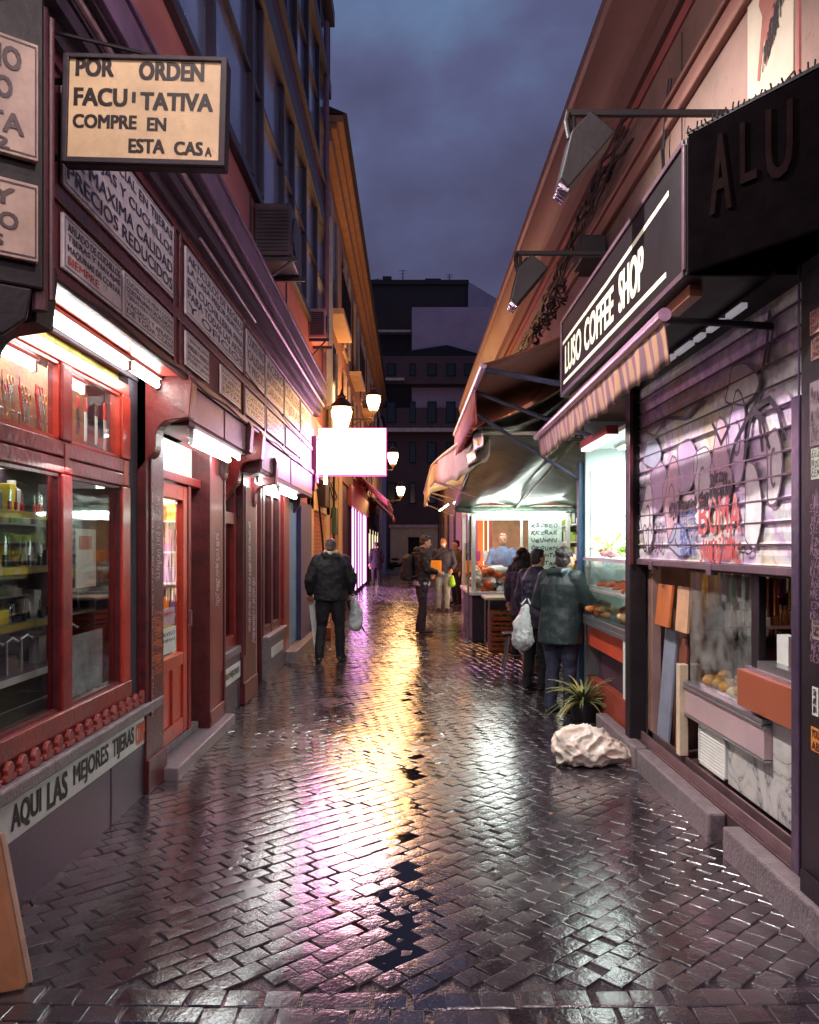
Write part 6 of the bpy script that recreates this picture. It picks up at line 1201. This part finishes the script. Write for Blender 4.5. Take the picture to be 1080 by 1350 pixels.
# ================================================================ people
skin = mat('skin', (190, 140, 116), .5, .08, 8, .05, 60)
def person(loc, rz, H, label, jacket, trousers, shoe, hair, hairstyle='short', pose=None, jlen=.86, vox=.008, head_turn=0, head_tilt=0, bulk=1.0, hood=None, group=None, hem=None, mask=None, name='person', extra=None, hip=.92, fold=(.035, .09)):
    s = H/1.75; M = Matrix.Translation(Vector(loc)) @ Matrix.Rotation(rz, 4, 'Z') @ Matrix.Scale(s, 4)
    J = dict(hipL=(-.095, 0, .91), hipR=(.095, 0, .91), kneeL=(-.11, .02, .49), kneeR=(.11, .02, .49), ankL=(-.12, -.02, .09), ankR=(.12, -.02, .09), toeL=(-.14, .14, .035), toeR=(.14, .14, .035),
             shL=(-.18, 0, 1.42), shR=(.18, 0, 1.42), elL=(-.25, -.03, 1.14), elR=(.25, -.03, 1.14), wrL=(-.25, .05, .90), wrR=(.25, .05, .90), chest=(0, 0, 1.28), neck=(0, 0, 1.47), head=(0, .02, 1.63), pel=(0, 0, .95))
    J.update(pose or {}); J = {k: Vector(v) for k, v in J.items()}
    def fin(b): b.v = [tuple(M @ Vector(v)) for v in b.v]; return b
    t = T(name, label, 'person', loc, group)
    # body
    b = B(); c = J['chest']; p = J['pel']
    def torso(b, g=0, z0=None, fl=0):
        rings = []
        for f_, rx, ry in ((-.12, .15, .11), (0, .165, .115), (.25, .15, .105), (.5, .145, .10), (.75, .165, .115), (1.0, .175, .12), (1.25, .185, .115), (1.42, .15, .095), (1.55, .08, .07)):
            q = p.lerp(c, f_) if f_ <= 1 else c+(J['neck']-c)*((f_-1)/.6); rings.append((q.x, q.y, q.z, (rx+g)*bulk, (ry+g)*bulk))
        b.loft(rings, 22)
    torso(b)
    hd = J['head']; ht = Matrix.Rotation(head_turn, 3, 'Z') @ Matrix.Rotation(head_tilt, 3, 'X')
    def hp(x, y, z): return hd+ht @ Vector((x, y, z))
    b.tube([J['neck']-Vector((0, 0, .06)), J['neck'].lerp(hd, .5), hd-Vector((0, 0, .05))], [.065, .056, .06], 14, round_=True)
    for q, r_ in (((0, -.012, .035), (.074, .090, .082)), ((0, .02, -.035), (.060, .070, .075)), ((0, .045, -.075), (.036, .040, .032)), ((0, .052, .01), (.058, .04, .06))): b.ball(hp(*q), r_, 20)
    b.tube([hp(0, .088, .018), hp(0, .108, -.016)], [.009, .014], 8, round_=True)
    b.tube([hp(-.022, .086, -.050), hp(.022, .086, -.050)], .0085, 8, round_=True)
    b.tube([hp(-.034, .080, .034), hp(.034, .080, .034)], .011, 8, round_=True)
    for e_ in (-1, 1): b.ball(hp(e_*.076, -.005, -.005), (.010, .02, .032), 10)
    for S_ in 'LR':
        e_ = -1 if S_ == 'L' else 1
        b.tube([J['sh'+S_], J['sh'+S_].lerp(J['el'+S_], .4), J['el'+S_], J['el'+S_].lerp(J['wr'+S_], .35), J['wr'+S_]], [.058, .050, .040, .042, .027], 12, round_=True)
        d = (J['wr'+S_]-J['el'+S_]).normalized(); sd = d.cross(Vector((0, 1, .3))).normalized(); n_ = d.cross(sd).normalized(); w_ = J['wr'+S_]
        b.tube([w_, w_+d*.03, w_+d*.085], [.026, .034, .032], 10, round_=True); b.ball(w_+d*.055+sd*.012, .03, 10); b.ball(w_+d*.055-sd*.012, .03, 10)
        for k, L_ in enumerate((.070, .080, .075, .058)):
            o = w_+d*.085+sd*(k-1.5)*.0215; cu = -n_*e_*.018
            b.tube([o, o+d*L_*.45+cu*.5, o+d*L_*.85+cu*1.9], [.0095, .009, .0078], 8, round_=True)
        o = w_+d*.03+sd*-.03; b.tube([o, o+d*.03-sd*.022, o+d*.058-sd*.026], [.012, .0105, .009], 8, round_=True)
        b.tube([J['hip'+S_], J['hip'+S_].lerp(J['knee'+S_], .5), J['knee'+S_], J['knee'+S_].lerp(J['ank'+S_], .35), J['ank'+S_]], [.085, .074, .055, .056, .036], 14, round_=True)
        b.tube([J['ank'+S_]-Vector((0, 0, .03)), J['toe'+S_]], [.035, .032], 8, round_=True)
    me = organic(fin(b), vox*.82*s, 4); body = mk('body', None, skin, t, mesh=me, smooth='all')
    # trousers
    b = B()
    b.loft([(p.x, p.y, p.z+.12, .155*bulk, .12*bulk), (p.x, p.y, p.z, .175*bulk, .130*bulk), (p.x, p.y, p.z-.10, .165*bulk, .125*bulk)], 20)
    for S_ in 'LR':
        k_, a_ = J['knee'+S_], J['ank'+S_]; b.tube([J['hip'+S_]+Vector((0, 0, .02)), J['hip'+S_].lerp(k_, .5), k_, k_.lerp(a_, .5), a_+Vector((0, 0, .02)), a_-Vector((0, 0, .045))], [.102*bulk, .090*bulk, .076, .070, .064, .066], 14)
    mk('trousers', None, trousers, t, mesh=organic(fin(b), vox*1.1*s, 5, .028*s, .10), smooth='all')
    for S_ in 'LR':
        b = B(); a_, q = J['ank'+S_], J['toe'+S_]; d = Vector((q.x-a_.x, q.y-a_.y, 0)).normalized(); bs = Vector((a_.x, a_.y, q.z-.035))
        b.ball(bs-d*.02+Vector((0, 0, .035)), (.042, .05, .04), 12); b.tube([bs-d*.03+Vector((0, 0, .035)), bs+d*.08+Vector((0, 0, .04)), bs+d*.17+Vector((0, 0, .03))], [.042, .044, .036], 12, round_=True)
        b.tube([a_-Vector((0, 0, .0)), bs+Vector((0, 0, .04))], [.05, .05], 10)
        mk('shoe', None, shoe, t, mesh=organic(fin(b), vox*1.1*s, 4), smooth='all')
    # jacket
    b = B(); rings = []; z0 = jlen
    L_ = [(z0, .200, .150), (z0+.10, .200, .150), (p.z+.12, .190, .145), (1.12, .190, .142), (1.26, .205, .150), (1.36, .205, .140), (1.43, .165, .115), (1.49, .095, .090), (1.52, .075, .075)]
    for z, rx, ry in L_:
        f_ = (z-p.z)/(c.z-p.z); q = p.lerp(c, f_) if f_ <= 1 else c+(J['neck']-c)*((z-c.z)/(1.47-1.28)); rings.append((q.x, q.y, q.z, rx*bulk, ry*bulk))
    b.loft(rings, 24)
    for S_ in 'LR':
        sh, el, wr = J['sh'+S_], J['el'+S_], J['wr'+S_]; b.tube([sh-Vector((0, 0, .0)), sh.lerp(el, .35), el, el.lerp(wr, .5), wr+(el-wr)*.04], [.078*bulk, .074*bulk, .064*bulk, .058*bulk, .048], 14, round_=False); b.ball(sh, .080*bulk, 12); b.ball(el, .064*bulk, 12)
    if hood: b.tube([Vector((J['neck'].x-.09, J['neck'].y+.0, 1.50)), Vector((J['neck'].x-.07, J['neck'].y-.09, 1.48)), Vector((J['neck'].x+.07, J['neck'].y-.09, 1.48)), Vector((J['neck'].x+.09, J['neck'].y+.0, 1.50))], [.05, .055, .055, .05], 12, round_=True)
    mk('jacket', None, jacket, t, mesh=organic(fin(b), vox*1.2*s, 4, fold[0]*s, fold[1]), smooth='all')
    if hood not in (None, True):
        b = B(); n = J['neck']; b.tube([n+Vector((-.085, .03, .075)), n+Vector((-.075, -.065, .06)), n+Vector((0, -.105, .045)), n+Vector((.075, -.065, .06)), n+Vector((.085, .03, .075))], [.024, .032, .036, .032, .024], 10, round_=True)
        mk('hood', None, hood, t, mesh=organic(fin(b), vox*1.1*s, 3), smooth='all')
    if hem:
        b = B(); b.loft([(p.x, p.y, z0-.075, .185*bulk, .145*bulk), (p.x, p.y, z0+.03, .185*bulk, .145*bulk)], 24); mk('shirt_hem', fin(b), hem, t, smooth=True)
    # hair
    b = B()
    if hairstyle == 'short':
        b.ball(hp(0, -.024, .050), (.081, .092, .083), 18); b.ball(hp(0, -.058, -.01), (.068, .055, .066), 14); b.ball(hp(0, .03, .095), (.06, .05, .035), 12)
    elif hairstyle == 'cropped':
        b.ball(hp(0, -.022, .034), (.0785, .088, .080), 18); b.ball(hp(0, -.055, -.02), (.066, .05, .06), 14)
    elif hairstyle == 'bun':
        b.ball(hp(0, -.024, .048), (.086, .098, .088), 18); b.ball(hp(0, -.06, -.02), (.08, .065, .09), 14); b.ball(hp(0, -.10, .07), (.05, .045, .045), 12)
    elif hairstyle == 'long':
        b.ball(hp(0, -.03, .045), (.098, .108, .10), 18); b.ball(hp(0, -.075, -.06), (.12, .085, .13), 16); b.ball(hp(0, -.09, -.16), (.135, .08, .13), 16)
        for k in range(40):
            a_ = random.uniform(0, PI); b.ball(hp(.12*math.cos(a_), -.07-.07*math.sin(a_), random.uniform(-.25, .06)), random.uniform(.03, .05), 8)
    mk('hair', None, hair, t, mesh=organic(fin(b), vox*.9*s, 3, .016 if hairstyle != 'long' else .03, .03), smooth='all')
    if mask:
        b = B(); b.ball(hp(0, .064, -.035), (.052, .050, .050), 14); mk('face_mask', fin(b), mask, t, smooth='all')
    else:
        b = B()
        for e_ in (-1, 1): b.ball(hp(e_*.028, .086, .014), (.011, .006, .006), 8)
        mk('eyes', fin(b), mat('eye_dark', (40, 30, 30), .3), t, smooth='all')
    return t, J, M
blackj = mat('black_jacket', (28, 24, 30), .7, .3, 8, .3, 60); darktr = mat('dark_trousers', (30, 25, 31), .75, .3, 8, .3, 80); darkshoe = mat('dark_shoe', (34, 30, 36), .45)
jeans = mat('blue_jeans', (34, 38, 58), .75, .25, 14, .3, 90); hairk = mat('dark_hair', (38, 28, 26), .5, .4, 30, .6, 90); hairg = mat('grey_cropped_hair', (96, 80, 74), .7, .3, 30, .5, 90)
wbag = mat('white_carrier_bag', (214, 218, 216), .35, .12, 9, .6, 20)
def bag(pts, rs, m, label, cat='bag', name='carrier_bag', handle=None, vox=.009, disp=.05):
    t = T(name, label, cat, pts[-1]); b = B(); b.tube(pts, rs, 12, round_=True); mk('bag_body', None, m, t, mesh=organic(b, vox, 3, disp, .08), smooth='all')
    if handle:
        b = B(); p0 = Vector(pts[0]); hnd = Vector(handle)
        for dx in (-.05, .05): b.tube([p0+Vector((dx, 0, .02)), hnd+Vector((dx*.2, 0, 0))], [.014, .006], 6)
        mk('handle', b, m, t)
    return t
# man in black, walking away with bag (near left)
person((-1.13, 11.75, -.01), R(4), 1.78, 'man in a black jacket with pale hood lining walking away on the left', blackj, darktr, mat('shoe_white_sole', (70, 64, 70), .5), hairg, 'cropped',
       dict(kneeL=(-.13, .05, .49), ankL=(-.16, -.08, .10), toeL=(-.19, .07, .04), kneeR=(.12, .0, .49), ankR=(.14, .03, .08), toeR=(.20, .18, .035), elL=(-.30, -.03, 1.15), wrL=(-.29, .10, .93), elR=(.30, .0, 1.14), wrR=(.26, .14, .94), head=(0.0, .035, 1.62)), jlen=.86, bulk=1.20, hood=mat('cream_hood_lining', (186, 166, 140), .7), vox=.0075)
bag([(-.81, 11.92, .88), (-.78, 11.94, .68), (-.79, 11.93, .50)], [.04, .10, .11], wbag, 'white carrier bag held in the right hand of the man in black', handle=(-.86, 11.9, .96))
t = T('closed_umbrella', 'dark closed umbrella pointing down behind the legs of the man in black', 'umbrella', (-.8, 12.0, .4)); b = B(); b.tube([(-.92, 11.98, .88), (-.86, 12.0, .74), (-.66, 12.05, .38)], [.014, .035, .008], 8); mk('folded_canopy', b, blackw, t, smooth='all'); b = B(); b.tube([(-.66, 12.05, .38), (-.63, 12.06, .33)], .005, 6); mk('tip', b, steel, t)
# man with backpack
t, J, M = person((.23, 15.6, -.01), R(-78), 1.86, 'young man with a black backpack standing in profile in the middle of the alley', blackj, mat('charcoal_trousers', (56, 46, 60), .75, .3, 8, .3, 80), mat('maroon_shoe', (84, 50, 56), .5), hairk, 'short',
       dict(elL=(-.24, .04, 1.14), wrL=(-.12, .26, 1.10), elR=(.24, .04, 1.14), wrR=(.10, .27, 1.08), head=(0, .07, 1.615), kneeL=(-.10, .05, .49), kneeR=(.10, .0, .49)), jlen=.93, hem=mat('pale_shirt', (206, 200, 206), .6), bulk=1.05, hood=True, head_tilt=R(-14))
bp = T('backpack', 'black backpack worn by the young man in profile', 'backpack', (.02, 15.6, 1.0)); b = B(); b.loft([tuple(v)+(.11, .15) for v in ((-.02, 15.56, .98), (-.04, 15.56, 1.06), (-.04, 15.57, 1.25))]+[(-.03, 15.57, 1.42, .11, .15), (.0, 15.57, 1.48, .06, .10)], 16); b.loft([(-.13, 15.56, 1.02, .05, .11), (-.14, 15.56, 1.15, .05, .11), (-.11, 15.56, 1.22, .04, .1)], 12)
mk('pack_body', None, blackj, bp, mesh=organic(b, .011, 4, .02, .1), smooth='all')
b = B()
for dy in (-.12, .12): b.tube([(.05, 15.58+dy, 1.50), (.22, 15.6+dy, 1.52), (.40, 15.62+dy*.9, 1.38), (.36, 15.62+dy, 1.15), (.05, 15.6+dy*1.3, 1.05)], .018, 8)
mk('strap', b, blackw, bp)
# masked man facing camera
person((.86, 20.8, 0), R(176), 1.84, 'man in a navy jacket, blue shirt, pale jeans and a white mask facing the camera', mat('navy_jacket', (44, 46, 78), .6, .2, 9, .2, 60), mat('pale_jeans', (150, 164, 172), .7, .25, 14), darkshoe, hairk, 'cropped',
       dict(elL=(-.27, .02, 1.14), wrL=(-.2, .18, 1.0), kneeL=(-.10, .12, .50), ankL=(-.09, .16, .10), toeL=(-.10, .32, .04)), jlen=.9, mask=mat('white_mask', (224, 232, 236), .6), bulk=1.06, vox=.011, hem=mat('blue_shirt', (96, 120, 160), .6))
t = T('shoulder_bag', 'yellow and black shoulder bag carried by the masked man', 'bag', (.66, 20.55, .98)); b = B(); b.box(.52, .80, 20.50, 20.62, .98, 1.28); mk('bag_body', b, mat('yellow_bag', (226, 150, 40), .5), t, bev=.02); b = B(); b.tube([(.54, 20.55, 1.28), (.80, 20.62, 1.50), (.95, 20.7, 1.54)], .014, 6); mk('strap', b, blackw, t)
t = T('carrier_bag', 'small lime green bag hanging beside the pale jeans of the masked man', 'bag', (1.08, 20.6, .66)); b = B(); b.tube([(1.07, 20.6, .86), (1.07, 20.6, .70)], [.05, .09], 10, round_=True); mk('bag_body', b, mat('lime_bag', (150, 220, 60), .4), t, smooth='all')
person((1.32, 23.0, 0), R(120), 1.80, 'person in a dark olive jacket lit orange, standing behind the masked man', mat('olive_jacket', (84, 72, 62), .6, .2, 9, .2, 60), darktr, darkshoe, hairk, 'short', dict(elR=(.26, .06, 1.16), wrR=(.15, .26, 1.12)), jlen=.86, vox=.013)
person((-1.36, 33.5, 0), R(20), 1.80, 'dark figure standing by the pink lit window far down the left side', blackj, darktr, darkshoe, hairk, 'short', dict(), jlen=.70, vox=.016, bulk=1.15)
person((1.78, 15.6, .08), R(170), 1.80, 'stall keeper in pale blue and grey behind the glass market stall', mat('blue_grey_overall', (110, 124, 160), .6, .2, 9, .2, 60), darktr, darkshoe, mat('fair_hair', (190, 140, 130), .6), 'short', dict(elL=(-.26, .1, 1.16), wrL=(-.16, .3, 1.08), elR=(.26, .1, 1.16), wrR=(.16, .3, 1.08)), jlen=.8, vox=.012)
# women at the counter
person((1.66, 12.0, 0), R(-25), 1.60, 'woman with long curly dark hair in a patterned dark coat beyond the two customers', mat('patterned_coat', (60, 46, 60), .7, .6, 40, .3, 60), darktr, darkshoe, hairk, 'long', dict(elR=(.26, .08, 1.14), wrR=(.18, .24, 1.02)), jlen=.68, vox=.009, bulk=1.05)
person((1.44, 9.35, 0), R(-50), 1.62, 'woman in a dark purple quilted jacket mostly hidden behind the woman in the green coat', mat('purple_quilted', (44, 34, 58), .5, .35, 14, .5, 30), darktr, darkshoe, hairk, 'short', dict(head=(0, .05, 1.61)), jlen=.76, vox=.009)
green = mat('grey_green_coat', (27, 42, 43), .5, .08, 3, .45, 16, stretch=(1, 1, .3))
person((1.50, 8.12, -.01), R(-42), 1.64, 'woman in a long grey green quilted coat and dark jeans leaning to the food counter', green, jeans, darkshoe, hairk, 'bun',
       dict(head=(.03, .07, 1.625), chest=(0, .03, 1.28), elR=(.30, .08, 1.15), wrR=(.20, .28, 1.18), elL=(-.28, .0, 1.14), wrL=(-.24, .16, 1.0), ankL=(-.10, -.04, .09), toeL=(-.12, .12, .035), kneeL=(-.095, .0, .49), ankR=(.09, .02, .09), toeR=(.13, .17, .035), kneeR=(.09, .03, .49)), jlen=.74, bulk=1.24, vox=.007, hood=True, head_turn=R(-20), fold=(.022, .13))
bag([(1.28, 9.0, .98), (1.24, 8.98, .80), (1.24, 8.98, .62)], [.03, .10, .13], wbag, 'white carrier bag hanging between the woman in the green coat and the stool', handle=(1.30, 9.05, 1.06))
# small litter on the setts
for i in range(12):
    x, y = random.uniform(-1.5, 1.5), random.uniform(3.3, 9); b = B(); a_ = random.uniform(0, 6); s_ = random.uniform(.012, .03)
    b.obox((x, y, .008), (math.cos(a_), math.sin(a_), .2), (-math.sin(a_), math.cos(a_), .1), (0, 0, 1), s_, s_*.7, .003); mk('litter_scrap', b, random.choice((mat('leaf_brown', (150, 100, 60), .5), white_paint)), None, 'tiny scrap of litter or fallen leaf on the wet setts', 'litter', 'litter scraps on the setts')
